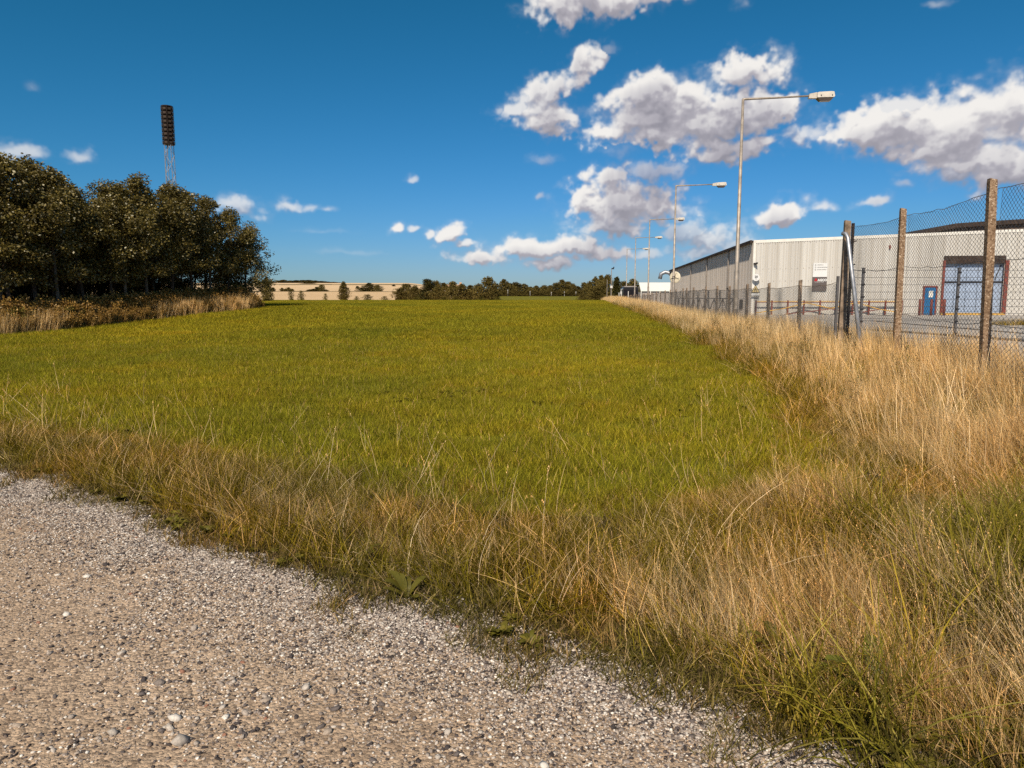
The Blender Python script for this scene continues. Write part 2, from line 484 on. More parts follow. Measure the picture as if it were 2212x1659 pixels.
def build_ground(mats):
    rr = [0.0] + list(np.geomspace(.35, 5500, 450))
    ang = np.concatenate([np.arange(-180, -48, 4), np.arange(-48, 48, .3), np.arange(48, 180, 4)]) * math.pi / 180
    rr = np.array(rr); nA = len(ang); nR = len(rr)
    A, Q = np.meshgrid(ang, rr)
    X = Q * np.sin(A); Y = Q * np.cos(A); Z = h(X, Y)
    V = np.stack([X, Y, Z], -1).reshape(-1, 3)
    i, j = np.meshgrid(np.arange(nR - 1), np.arange(nA), indexing='ij')
    j2 = (j + 1) % nA
    Q4 = np.stack([i * nA + j, i * nA + j2, (i + 1) * nA + j2, (i + 1) * nA + j], -1).reshape(-1, 4)
    cen = V[Q4].mean(1)
    zn = zone(cen[:, 0], cen[:, 1])
    out = {}
    for k, nm in enumerate(ZN):
        q = Q4[zn == k]
        if not len(q): continue
        u, inv = np.unique(q, return_inverse=True)
        me = mesh_np(nm, V[u], inv.reshape(-1, 4)[:, ::-1], None, mats[nm], True)
        o = link_mesh(nm, me); tag(o, kind='structure'); out[nm] = o
    return out

def ground_mat(name, stops, scale, big, bump, dist, rough=.95):
    t = NT(name)
    n1 = t.noise(scale, 8, rough=.65); n2 = t.noise(big, 3)
    f = t.math('ADD', t.math('MULTIPLY', n1, .65), t.math('MULTIPLY', n2, .35))
    return t.surf(t.ramp(f, stops), rough, 0, t.noise(scale * 2, 6), bump, dist, .1)
def gravel_mat():
    t = NT('gravel_sand')
    n1 = t.noise(9, 8, rough=.7); n2 = t.noise(.9, 3); n3 = t.noise(160, 3)
    f = t.math('ADD', t.math('ADD', t.math('MULTIPLY', n1, .45), t.math('MULTIPLY', n2, .35)), t.math('MULTIPLY', n3, .2))
    c = t.ramp(f, [(.34, (.33, .23, .155)), (.48, (.51, .375, .26)), (.66, (.61, .465, .335))])
    tc_ = t.n('ShaderNodeTexCoord').outputs['Object']
    vo = t.n('ShaderNodeTexVoronoi', {'Scale': 70.0}); t.link(tc_, vo.inputs['Vector'])
    sp = t.ramp(vo.outputs['Color'], [(.25, (.22, .20, .20)), (.55, (.9, .9, .9)), (.8, (1.25, 1.2, 1.15))])
    c = t.mix(.55, c, t.mix(1.0, c, sp, 'MULTIPLY'))
    hgt = t.math('ADD', t.math('MULTIPLY', vo.outputs['Distance'], -1.0), n3)
    return t.surf(c, .95, 0, hgt, .7, .012, .1)
def asphalt_mat():
    t = NT('worn_asphalt')
    c = t.ramp(t.math('ADD', t.math('MULTIPLY', t.noise(60, 4), .5), t.math('MULTIPLY', t.noise(.5, 5), .5)), [(.35, (.32, .29, .26)), (.65, (.46, .42, .375))])
    return t.surf(c, .9, 0, t.noise(200, 3), .3, .004, .2)
GM = {
 'gravel_track': gravel_mat(),
 'verge_ground': ground_mat('verge_soil', [(.35, (.02, .015, .006)), (.55, (.05, .037, .014)), (.72, (.11, .08, .035))], 12, .8, .5, .03),
 'meadow': ground_mat('meadow_turf', [(.35, (.105, .098, .008)), (.52, (.155, .145, .011)), (.7, (.20, .178, .018))], 3.5, .06, .8, .06),
 'asphalt_yard': asphalt_mat(),
 'stubble_field': ground_mat('stubble', [(.35, (.56, .38, .20)), (.65, (.70, .49, .28))], .35, .02, .3, .1),
 'hedge_strip': ground_mat('dark_grass_strip', [(.35, (.05, .045, .012)), (.65, (.10, .085, .025))], .8, .02, .3, .1),
 'far_stubble_field': ground_mat('pale_stubble', [(.35, (.62, .43, .24)), (.65, (.74, .53, .32))], .1, .01, .2, .1),
 'far_meadow': ground_mat('far_turf', [(.35, (.135, .125, .010)), (.65, (.19, .17, .016))], .5, .03, .3, .1),
 'far_ground': ground_mat('far_land', [(.35, (.07, .06, .02)), (.65, (.14, .115, .05))], .1, .01, .2, .1),
 'woodland_floor': ground_mat('leaf_litter', [(.35, (.02, .015, .008)), (.65, (.06, .045, .02))], 4, .5, .5, .05)}
GROUND = build_ground(GM)

# ------------------------------------------------------------------ scattering (geometry nodes on a point mesh)
PROTO = {}
def proto(me):
    o = bpy.data.objects.new(me.name, me)
    return o
def scatter(name, pts, yaw, scl, idx, protos, label=None, tilt=None, parent=None, kind='stuff'):
    n = len(pts)
    me = bpy.data.meshes.new(name)
    me.vertices.add(n); me.vertices.foreach_set('co', np.ascontiguousarray(pts, np.float32).ravel())
    c, s = np.cos(yaw), np.sin(yaw); z = np.zeros(n)
    Rz = np.stack([np.stack([c, -s, z], -1), np.stack([s, c, z], -1), np.stack([z, z, z + 1], -1)], 1)
    if tilt is not None:
        tx, ty = tilt[:, 0], tilt[:, 1]
        a = np.hypot(tx, ty) + 1e-9; kx, ky = -ty / a, tx / a
        ca, sa = np.cos(a), np.sin(a); v = 1 - ca
        T = np.stack([np.stack([ca + kx * kx * v, kx * ky * v, ky * sa], -1),
                      np.stack([kx * ky * v, ca + ky * ky * v, -kx * sa], -1),
                      np.stack([-ky * sa, kx * sa, ca], -1)], 1)
        Rz = T @ Rz
    rot = np.stack([np.arctan2(Rz[:, 2, 1], Rz[:, 2, 2]), -np.arcsin(np.clip(Rz[:, 2, 0], -1, 1)), np.arctan2(Rz[:, 1, 0], Rz[:, 0, 0])], -1)
    me.attributes.new('rot', 'FLOAT_VECTOR', 'POINT').data.foreach_set('vector', np.ascontiguousarray(rot, np.float32).ravel())
    me.attributes.new('scl', 'FLOAT', 'POINT').data.foreach_set('value', np.ascontiguousarray(scl, np.float32))
    me.attributes.new('idx', 'INT', 'POINT').data.foreach_set('value', np.ascontiguousarray(idx, np.int32))
    o = link_mesh(name, me, parent)
    ng = bpy.data.node_groups.new(name, 'GeometryNodeTree')
    ng.interface.new_socket('Geometry', in_out='INPUT', socket_type='NodeSocketGeometry')
    ng.interface.new_socket('Geometry', in_out='OUTPUT', socket_type='NodeSocketGeometry')
    gi = ng.nodes.new('NodeGroupInput'); go = ng.nodes.new('NodeGroupOutput')
    ip = ng.nodes.new('GeometryNodeInstanceOnPoints'); jn = ng.nodes.new('GeometryNodeJoinGeometry')
    for p in protos:
        oi = ng.nodes.new('GeometryNodeObjectInfo'); oi.inputs['Object'].default_value = p; oi.inputs['As Instance'].default_value = True
        ng.links.new(oi.outputs['Geometry'], jn.inputs[0])
    def na(nm, dt):
        q = ng.nodes.new('GeometryNodeInputNamedAttribute'); q.data_type = dt; q.inputs['Name'].default_value = nm
        return q.outputs['Attribute']
    ng.links.new(gi.outputs[0], ip.inputs['Points']); ng.links.new(jn.outputs[0], ip.inputs['Instance'])
    ip.inputs['Pick Instance'].default_value = True
    ng.links.new(na('idx', 'INT'), ip.inputs['Instance Index'])
    ng.links.new(na('rot', 'FLOAT_VECTOR'), ip.inputs['Rotation']); ng.links.new(na('scl', 'FLOAT'), ip.inputs['Scale'])
    ng.links.new(ip.outputs[0], go.inputs[0])
    md = o.modifiers.new('scatter', 'NODES'); md.node_group = ng
    tag(o, label, kind=kind)
    return o

# ---- blades
def blades(rs, n, rad, h0, h1, w0, w1, lean, curve, cols, segs=3, heads=0.0, droop=.25, base=.0):
    """n grass blades in a disc; returns vertices, triangles, colours"""
    a = rs.rand(n) * 2 * math.pi; q = rad * np.sqrt(rs.rand(n))
    bx, by = q * np.cos(a), q * np.sin(a)
    hh = h0 + (h1 - h0) * rs.rand(n); ww = w0 + (w1 - w0) * rs.rand(n)
    d = rs.rand(n) * 2 * math.pi; ln = lean * np.minimum(np.abs(rs.randn(n)), 1.5); cu = curve * rs.rand(n)
    fa = rs.rand(n) * math.pi
    V = np.zeros((n, 2 * segs + 1, 3)); 
    def centre(t):
        o = hh * (ln * t + cu * t * t)
        return bx + np.cos(d) * o, by + np.sin(d) * o, hh * (t - droop * cu * t ** 3) + base
    for k in range(segs):
        t = k / segs; x, y, z = centre(t); wd = ww * .5 * (1 - t) ** .45
        V[:, 2 * k] = np.stack([x - np.cos(fa) * wd, y - np.sin(fa) * wd, z], -1)
        V[:, 2 * k + 1] = np.stack([x + np.cos(fa) * wd, y + np.sin(fa) * wd, z], -1)
    V[:, -1] = np.stack(centre(1.0), -1)
    T = []
    for k in range(segs - 1): T += [(2 * k, 2 * k + 1, 2 * k + 3), (2 * k, 2 * k + 3, 2 * k + 2)]
    T.append((2 * segs - 2, 2 * segs - 1, 2 * segs))
    T = np.array(T); nv = 2 * segs + 1
    tri = (np.arange(n)[:, None, None] * nv + T[None]).reshape(-1, 3)
    cols = np.array(cols); ci = cols[rs.randint(0, len(cols), n)] * (0.38 + 1.12 * rs.rand(n, 1) ** 1.3)
    col = np.repeat(ci[:, None, :], nv, 1).reshape(-1, 3)
    V = V.reshape(-1, 3)
    if heads > 0:
        sel = np.where(rs.rand(n) < heads)[0]; m = len(sel); hv = []; ht = []; hc = []
        for k in range(7):
            t = .80 + .03 * k
            x, y, z = centre(t); x, y, z = x[sel], y[sel], z[sel]
            aa = rs.rand(m) * 2 * math.pi; le = .008 + .011 * rs.rand(m); wd = .0025
            b = np.stack([x, y, z], -1); tip = b + np.stack([np.cos(aa) * le * .6, np.sin(aa) * le * .6, le], -1)
            sd = np.stack([-np.sin(aa) * wd, np.cos(aa) * wd, np.zeros(m)], -1); mid = (b + tip) / 2
            base_i = len(V) + sum(len(q_) for q_ in hv)
            hv.append(np.stack([b, mid + sd, tip, mid - sd], 1).reshape(-1, 3))
            I = base_i + np.arange(m)[:, None] * 4
            ht.append(np.concatenate([I + np.array((0, 1, 2)), I + np.array((0, 2, 3))]))
            hc.append(np.repeat(ci[sel] * np.array((1.0, .86, .72)), 4, 0))
        V = np.concatenate([V] + hv); tri = np.concatenate([tri] + ht); col = np.concatenate([col] + hc)
    return V, tri, col
def joinparts(parts):
    vs, ts, cs = [], [], []; b = 0
    for v, t, c in parts: vs.append(v); ts.append(t + b); cs.append(c); b += len(v)
    return np.concatenate(vs), np.concatenate(ts), np.concatenate(cs)
def rosette(rs, n, ln, wd, rise, cols):
    """broad leaves spreading from one root, two bent halves each"""
    V, T, Cc = [], [], []
    for i in range(n):
        a = rs.rand() * 6.283; L = ln * (.6 + .6 * rs.rand()); w = wd * (.7 + .5 * rs.rand()); r_ = rise * (.5 + rs.rand())
        d = np.array((math.cos(a), math.sin(a), 0)); sd = np.array((-d[1], d[0], 0)); c = np.array(cols[rs.randint(len(cols))]) * (.75 + .5 * rs.rand())
        b = len(V)
        for t, k in ((0.02, .12), (.3, .8), (.6, 1.0), (.85, .6), (1.0, .0)):
            p = d * L * t + np.array((0, 0, L * (r_ * t - .6 * r_ * t * t) + .006))
            for s_ in (-1, 0, 1): V.append(p + sd * s_ * w * k * .5 + np.array((0, 0, abs(s_) * w * .12 * k)))
            Cc += [c, c * 1.12, c]
        for k in range(4):
            for s_ in range(2):
                q = b + k * 3 + s_; T += [(q, q + 1, q + 4), (q, q + 4, q + 3)]
    return np.array(V), np.array(T), np.array(Cc)

M_FIELD = foliage('meadow_blades', .22, .45, 1.0, patch=(.55, (1.22, 1.06, .9), .45, .68))
M_DRY = foliage('dry_stalks', .18, .40, 1.08, patch=(.9, (.86, .80, .68), .42, .62))
M_GREEN = foliage('rough_green_blades', .18, .5, 1.0, patch=(.8, (1.5, 1.2, 1.0), .45, .62))
M_WEED = foliage('weed_leaves', .25, .5, 1.0, spec=.03)
STRAW = [(.92, .66, .34), (.85, .58, .27), (.95, .72, .43), (.76, .50, .20), (.88, .63, .30)]
STRAW_R = [(.84, .52, .23), (.74, .43, .16), (.87, .57, .27), (.60, .34, .11)]
OLIVE = [(.20, .155, .012), (.26, .20, .020), (.155, .12, .008), (.36, .26, .05), (.25, .17, .022)]
GRASS = [(.285, .262, .018), (.33, .295, .022), (.245, .225, .014), (.40, .325, .040)]
rs = np.random.RandomState(3)
def mk(nm, parts, mt): return proto(mesh_np(nm, *joinparts(parts), mt))
P_FIELD = [mk('turf_tuft', [blades(rs, 70, .20, .045, .12, .003, .006, .35, .6, GRASS), blades(rs, 2, .2, .08, .15, .002, .003, .3, .4, STRAW_R)], M_FIELD) for _ in range(4)]
P_FIELD += [mk('turf_tuft', [blades(rs, 50, .2, .03, .09, .003, .006, .4, .6, GRASS), rosette(rs, 7, .07, .035, .35, [(.16, .155, .014), (.20, .19, .018)])], M_FIELD)]
P_FAR = [mk('turf_patch', [blades(rs, 150, .55, .05, .14, .008, .016, .35, .6, GRASS, segs=2)], M_FIELD) for _ in range(4)]
P_DRY = [mk('straw_tuft', [blades(rs, 26, .13, .40, .82, .0022, .0040, .16, .28, STRAW, 4, .22), blades(rs, 22, .13, .15, .45, .003, .005, .4, .9, STRAW + OLIVE[3:4], 4)], M_DRY) for _ in range(4)]
P_DRY += [mk('straw_tuft', [blades(rs, 30, .13, .35, .75, .0022, .004, .2, .35, STRAW_R, 4, .25), blades(rs, 22, .13, .15, .4, .003, .005, .45, .9, STRAW_R + OLIVE[:1], 4)], M_DRY) for _ in range(2)]
P_DRYFAR = [mk('straw_clump', [blades(rs, 52, .30, .50, .92, .0055, .0095, .10, .16, STRAW, 3, .10), blades(rs, 26, .35, .15, .42, .007, .011, .35, .6, OLIVE + STRAW_R[1:2], 3)], M_DRY) for _ in range(4)]
P_GREEN = [mk('rough_tuft', [blades(rs, 55, .15, .10, .34, .003, .0065, .35, .9, OLIVE, 4), blades(rs, 8, .15, .2, .4, .003, .004, .4, .8, STRAW, 4)], M_GREEN) for _ in range(4)]
P_LUSH = [mk('lush_tuft', [blades(rs, 60, .14, .40, .72, .006, .010, .35, 1.1, [(.23, .19, .022), (.18, .155, .016), (.30, .24, .05), (.26, .21, .03)], 6, 0, .40)], M_GREEN) for _ in range(3)]
P_CLOVER = [mk('low_weed', [rosette(rs, 46, .050, .024, 1.3, [(.12, .105, .012), (.15, .13, .016), (.20, .16, .025)])], M_WEED) for _ in range(3)]
P_MOSS = [mk('short_tuft', [blades(rs, 60, .10, .015, .06, .003, .005, .6, .8, [(.17, .14, .03), (.24, .18, .06), (.13, .11, .02), (.30, .21, .10)])], M_GREEN) for _ in range(3)]

def in_frame(x, y, z, mx=1.08):
    yy = y * CP - (z - EYE) * SP
    return (np.abs(x) < yy * .721 * mx + .5) & (yy > .8)
def rand_pts(rs, n, x0, x1, y0, y1):
    x = x0 + (x1 - x0) * rs.rand(n); y = y0 + (y1 - y0) * rs.rand(n); return x, y
def fin(x, y, k):
    x, y = x[k], y[k]; z = h(x, y); m = in_frame(x, y, z); return x[m], y[m], z[m]

# mown field, fine close by, coarser with distance
def field_ok(x, y): 
    s, L = sl(x, y)
    return (verge_depth(x, y) < .1) & ((x > wood_edge(y) + .6) | (y > 43)) & (~is_gravel(x, y, -.3))
rs = np.random.RandomState(8)
x, y = rand_pts(rs, 30000, -20, 9, 3.5, 28); k = field_ok(x, y) & (rs.rand(len(x)) < np.clip(1.25 - y / 40, .3, 1)); x, y, z = fin(x, y, k)
scatter('meadow_grass', np.stack([x, y, z - .01], -1), rs.rand(len(x)) * 6.28, .75 + .6 * rs.rand(len(x)), rs.randint(0, 5, len(x)), P_FIELD, 'short mown green grass covering the near part of the field')
x, y = rand_pts(rs, 60000, -45, 14, 22, 122); k = field_ok(x, y) & (rs.rand(len(x)) < np.clip(1.2 - y / 130, .3, 1)); x, y, z = fin(x, y, k)
scatter('distant_meadow_grass', np.stack([x, y, z - .01], -1), rs.rand(len(x)) * 6.28, .8 + .6 * rs.rand(len(x)), rs.randint(0, 4, len(x)), P_FAR, 'short green grass of the field out to its crest')

# rough verge: straw, green undergrowth, lush patch, low weeds
def dens(x, y, f, sd): return fbm(x * f + 40, y * f + 40, 3, sd)
def lean_xy(n, rs, ax, ay, sp): return np.stack([ax + sp * rs.randn(n), ay + sp * rs.randn(n)], -1)
rs = np.random.RandomState(12)
x, y = rand_pts(rs, 26000, -8, 8, 1.2, 11)
vd = verge_depth(x, y); s_, L_ = sl(x, y); ed = y - edge_y(x)
dn = dens(x, y, .9, 5)
pr = np.clip(vd * 1.1 + .12, 0, 1) * np.clip((ed - .28) * 2.2, 0, 1) * np.clip((dn - .395) * 5, .06, 1) * np.where(x < -.8, np.clip(.42 + .3 * (x + 2.6), .20, 1), 1)
k = (vd > -.25) & (L_ < 6.2) & (ed > .22) & (rs.rand(len(x)) < pr * .62); x, y, z = fin(x, y, k)
n = len(x); vd = verge_depth(x, y)
hs = np.clip(.42 + .11 * (x - .4), .33, .74) * (.7 + .6 * rs.rand(n)) * np.clip(.34 + vd * .48, .30, 1.05)
scatter('dry_verge_grass', np.stack([x, y, z - .01], -1), rs.rand(n) * 6.28, hs, np.where((x > 2.2) & (rs.rand(n) < .45), rs.randint(4, 6, n), rs.randint(0, 5, n)), P_DRY,
        'tall dry straw coloured grass leaning over the verge beside the gravel', lean_xy(n, rs, -.30, .08, .22))
x, y = rand_pts(rs, 26000, -8, 8, 1.2, 11)
vd = verge_depth(x, y); s_, L_ = sl(x, y); ed = y - edge_y(x)
pr = np.clip((ed - .12) * 3, 0, 1) * np.clip(1.2 - .5 * np.abs(vd - .5), .3, 1)
k = (vd > -.5) & (L_ < 6.2) & (ed > .12) & (rs.rand(len(x)) < pr * .55); x, y, z = fin(x, y, k); n = len(x)
scatter('green_verge_grass', np.stack([x, y, z - .01], -1), rs.rand(n) * 6.28, (.5 + .6 * rs.rand(n)) * np.clip(.45 + .5 * verge_depth(x, y), .4, 1), rs.randint(0, 4, n), P_GREEN,
        'olive green undergrowth between the dry stalks of the verge', lean_xy(n, rs, -.18, .05, .18))
x, y = rand_pts(rs, 30000, 2, 24, 9, 118)
vd = verge_depth(x, y); s_, L_ = sl(x, y)
pr = np.clip(vd * .8 + .02 + np.clip((s_ - 16) / 20, 0, .5), 0, .9) * np.clip((dens(x, y, .5, 9) - .28) * 3.5, .35, 1)
k = (vd > -.1) & (L_ < 6.6) & (rs.rand(len(x)) < pr); x, y, z = fin(x, y, k); n = len(x)
scatter('dry_bank_grass', np.stack([x, y, z - .02], -1), rs.rand(n) * 6.28, (.60 + .40 * rs.rand(n)) * np.clip(.42 + .27 * verge_depth(x, y) + np.clip((y - 14) / 40, 0, .4), .45, .96), rs.randint(0, 4, n), P_DRYFAR,
        'tall blond dry grass on the bank along the wire fence', lean_xy(n, rs, -.12, .02, .12))
P_LONG = [mk('long_stalk', [blades(rs, 9, .16, .72, 1.12, .0040, .0058, .10, .22, STRAW[:3], 5, .35)], M_DRY) for _ in range(4)]
x, y = rand_pts(rs, 5200, 1, 12, 2.5, 24); vd = verge_depth(x, y); s_, L_ = sl(x, y)
k = (vd > .5) & (L_ < 6.0) & (L_ > 2.2) & (rs.rand(len(x)) < .62 * np.clip(.25 + (y - 3) / 8, .2, 1)); x, y, z = fin(x, y, k); n = len(x)
scatter('long_straw_stalks', np.stack([x, y, z], -1), rs.rand(n) * 6.28, (.62 + .30 * rs.rand(n)) * np.clip(.62 + .2 * verge_depth(x, y), .6, 1), rs.randint(0, 4, n), P_LONG, 'long bright straw stalks rising above the bank in front of the fence', lean_xy(n, rs, -.16, .02, .13))
x, y = rand_pts(rs, 9000, 2, 14, 8, 60)
vd = verge_depth(x, y); k = (vd > -.25) & (vd < 2.2) & (rs.rand(len(x)) < .9); x, y, z = fin(x, y, k); n = len(x)
scatter('green_bank_grass', np.stack([x, y, z - .01], -1), rs.rand(n) * 6.28, .9 + .7 * rs.rand(n), rs.randint(0, 4, n), P_GREEN, 'rough green grass at the foot of the dry bank', lean_xy(n, rs, -.12, .02, .15))
lp = [gnd(2150, 1290), gnd(2200, 1380), gnd(2080, 1330), gnd(2210, 1200), gnd(2130, 1420), gnd(1750, 1190), gnd(1640, 1490), gnd(1700, 1540)]
lx, ly = [], []
for i, p in enumerate(lp):
    m_ = 18 if i < 5 else 3
    lx += list(p[0] + .25 + .20 * rs.randn(m_)); ly += list(p[1] + .20 * rs.randn(m_))
lx, ly = np.array(lx), np.array(ly); n = len(lx)
scatter('lush_verge_grass', np.stack([lx, ly, h(lx, ly) - .01], -1), rs.rand(n) * 6.28, .62 + .35 * rs.rand(n), rs.randint(0, 3, n), P_LUSH, 'long lush green blades bending over at the right end of the verge', lean_xy(n, rs, -.35, .0, .15))
x, y = rand_pts(rs, 9000, -8, 5, 1.2, 11)
ed = y - edge_y(x); k = (ed > .05) & (ed < .75) & (rs.rand(len(x)) < np.clip((dens(x, y, 1.3, 77) - .36) * 6, .04, 1) * .5); x, y, z = fin(x, y, k); n = len(x)
scatter('low_verge_weeds', np.stack([x, y, z], -1), rs.rand(n) * 6.28, .6 + .7 * rs.rand(n), rs.randint(0, 3, n), P_CLOVER, 'low dark leafy weeds and clover along the gravel edge')
x, y = rand_pts(rs, 26000, -8, 5, 1.0, 11)
ed = y - edge_y(x) - wob(x, y, .12, 3.1); k = (ed > -.35) & (ed < .8) & (rs.rand(len(x)) < np.where(ed < 0, np.clip((dens(x, y, 2.2, 33) - .52) * 6, 0, 1) * np.clip(1 + ed * 2.6, 0, 1), .8)); x, y, z = fin(x, y, k); n = len(x)
scatter('short_edge_grass', np.stack([x, y, z], -1), rs.rand(n) * 6.28, .6 + .9 * rs.rand(n), rs.randint(0, 3, n), P_MOSS, 'short trampled grass creeping from the verge into the gravel')

x, y = rand_pts(rs, 5000, -9, 6, 4.5, 12)
k = (verge_depth(x, y) < -.2) & field_ok(x, y) & (dens(x, y, .7, 205) > .57) & (rs.rand(len(x)) < .35); x, y, z = fin(x, y, k); n = len(x)
scatter('field_clover', np.stack([x, y, z + .015], -1), rs.rand(n) * 6.28, .45 + .5 * rs.rand(n), rs.randint(0, 3, n), P_CLOVER, 'patches of clover and small leafy weeds in the mown field')
P_STRAY = [mk('stray_stalk', [blades(rs, 4, .10, .22, .50, .0022, .0034, .25, .5, STRAW, 5, .7)], M_DRY) for _ in range(4)]
x, y = rand_pts(rs, 2600, -9, 6, 3.0, 12); vd = verge_depth(x, y)
k = (vd > -5) & (vd < .5) & (rs.rand(len(x)) < .5 * np.exp(np.minimum(vd, 0) * 1.3) + .03); x, y, z = fin(x, y, k); n = len(x)
scatter('stray_stalks', np.stack([x, y, z], -1), rs.rand(n) * 6.28, .6 + .6 * rs.rand(n), rs.randint(0, 4, n), P_STRAY, 'single thin dry stalks standing where the verge meets the mown field', lean_xy(n, rs, -.2, .05, .2))
# ------------------------------------------------------------------ gravel
def stone_mesh(nm, seed, mt):
    r_ = np.random.RandomState(seed)
    g = (1 + 5 ** .5) / 2
    v = np.array([(-1, g, 0), (1, g, 0), (-1, -g, 0), (1, -g, 0), (0, -1, g), (0, 1, g), (0, -1, -g), (0, 1, -g), (g, 0, -1), (g, 0, 1), (-g, 0, -1), (-g, 0, 1)], float)
    v /= np.linalg.norm(v[0]); t = np.array([(0, 11, 5), (0, 5, 1), (0, 1, 7), (0, 7, 10), (0, 10, 11), (1, 5, 9), (5, 11, 4), (11, 10, 2), (10, 7, 6), (7, 1, 8), (3, 9, 4), (3, 4, 2), (3, 2, 6), (3, 6, 8), (3, 8, 9), (4, 9, 5), (2, 4, 11), (6, 2, 10), (8, 6, 7), (9, 8, 1)])
    v *= (1 + .22 * r_.randn(12, 1)).clip(.6, 1.4)
    v *= np.array((1.0, .6 + .3 * r_.rand(), .38 + .25 * r_.rand()))
    return mesh_np(nm, v * .5, t, None, mt)
def stone_mat():
    t = NT('pebble')
    rnd = t.n('ShaderNodeObjectInfo').outputs['Random']
    nd = t.t.nodes.new('ShaderNodeValToRGB'); t.link(rnd, nd.inputs[0]); nd.color_ramp.interpolation = 'CONSTANT'
    st = [(0, (.075, .062, .06)), (.22, (.15, .125, .115)), (.40, (.26, .215, .185)), (.48, (.20, .15, .12)), (.56, (.42, .34, .27)), (.74, (.56, .49, .42)), (.83, (.44, .37, .31)), (.92, (.74, .68, .60)), (.975, (.34, .17, .11))]
    el = nd.color_ramp.elements
    while len(el) < len(st): el.new(.5)
    for e_, (p, c) in zip(el, st): e_.position = p; e_.color = (*c, 1)
    c = t.mix(1.0, nd.outputs[0], t.ramp(t.noise(3.0, 5), [(.3, (.75, .74, .73)), (.7, (1.1, 1.1, 1.1))]), 'MULTIPLY')
    return t.surf(c, .8, 0, t.noise(4, 4), .3, .05, .25)
M_STONE = stone_mat()
SM = [stone_mesh('stone', 40 + i, M_STONE) for i in range(8)]
P_ST = [proto(m) for m in SM]
rs = np.random.RandomState(21)
def grit(i):
    r_ = np.random.RandomState(500 + i); V, T, K = [], [], []
    pal = np.array([(.06, .05, .048), (.10, .082, .078), (.15, .125, .115), (.24, .20, .175), (.34, .28, .24), (.46, .38, .31), (.60, .53, .46), (.76, .70, .62), (.52, .44, .37), (.40, .33, .27)])
    b = 0
    for k_ in range(46):
        me = SM[r_.randint(8)]; v = np.zeros(len(me.vertices) * 3, np.float32); me.vertices.foreach_get('co', v); v = v.reshape(-1, 3)
        t = np.zeros(len(me.polygons) * 3, np.int32); me.loops.foreach_get('vertex_index', t); t = t.reshape(-1, 3)
        a = r_.rand() * 6.28; c, s = math.cos(a), math.sin(a)
        v = (v @ np.array([(c, s, 0), (-s, c, 0), (0, 0, 1)])) * (.006 + .012 * r_.rand() ** 2)
        q = .13 * math.sqrt(r_.rand()); a = r_.rand() * 6.28
        V.append(v + np.array((q * math.cos(a), q * math.sin(a), .001))); T.append(t + b); b += len(v)
        K.append(np.repeat(pal[r_.randint(len(pal))][None] * (.8 + .4 * r_.rand()), len(v), 0))
    return proto(mesh_np('grit_patch', np.concatenate(V), np.concatenate(T), np.concatenate(K), M_GRIT))
M_GRIT = foliage('grit', 0.0, .2, 1.0)
P_GR = [grit(i) for i in range(5)]
def gravel_pts(n, rs, fn):
    x, y = rand_pts(rs, n, -6.5, 3.5, 1.6, 8.5)
    ed = edge_y(x) + wob(x, y, .12, 3.1) - y
    k = (ed > -.12) & (rs.rand(n) < fn(x, y, ed)); return fin(x, y, k)
track = lambda x, y, ed: np.clip((dens(x + .6 * y, y * .6, .8, 91) - .34) * 3.0, .10, 1) * (.45 + .75 * np.clip(np.sin(ed * 2.4 - 1.9), 0, 1))
x, y, z = gravel_pts(52000, rs, lambda x, y, e: np.maximum(np.exp(-np.maximum(e, 0) / .42), .13 * track(x, y, e))); n = len(x)
scatter('gravel_grit', np.stack([x, y, z], -1), rs.rand(n) * 6.28, .7 + .7 * rs.rand(n), rs.randint(0, 5, n), P_GR, 'fine grey and white gravel chips on the track')
x, y, z = gravel_pts(64000, rs, lambda x, y, e: np.maximum(.8 * np.exp(-np.maximum(e, 0) / .6), .46 * track(x, y, e))); n = len(x)
sz = .008 + .024 * rs.rand(n) ** 2.0
scatter('gravel_chips', np.stack([x, y, z + sz * .1], -1), rs.rand(n) * 6.28, sz, rs.randint(0, 8, n), P_ST, 'loose pebbles of mixed greys bedded in the track', lean_xy(n, rs, 0, 0, .3))
x, y, z = gravel_pts(3300, rs, lambda x, y, e: .35 + .5 * track(x, y, e))
q = np.argsort(-(1 / y))[:300]
for i in q:
    o = link_mesh('stone', SM[rs.randint(8)], GROUND['gravel_track'])
    s_ = .020 + .028 * rs.rand() ** 2.0
    o.location = (x[i], y[i], z[i] + s_ * .10); o.scale = (s_,) * 3
    o.rotation_euler = (.25 * rs.randn(), .25 * rs.randn(), rs.rand() * 6.28)
PALE = [stone_mesh('pale_stone', 70 + i, paint('pale_flint', ((.42, .37, .32), (.66, .60, .53), (.50, .42, .34))[i], .8, 0, .2, 6)) for i in range(3)]
for (px, py, s_) in ((392, 1608, .075), (380, 1555, .055), (1085, 1470, .05), (1100, 1500, .035), (245, 1587, .045), (505, 1345, .035), (690, 1505, .035)):
    p = gnd(px, py); o = link_mesh('stone', SM[rs.randint(8)], GROUND['gravel_track'])
    o.data = PALE[int(s_ * 1000) % 3]; o.location = (p[0], p[1], p[2] + s_ * .12); o.scale = (s_, s_, s_ * 1.3); o.rotation_euler = (0, 0, rs.rand() * 6.28)

ORD = 'first second third fourth fifth sixth seventh eighth ninth tenth eleventh twelfth thirteenth fourteenth fifteenth sixteenth seventeenth'.split()
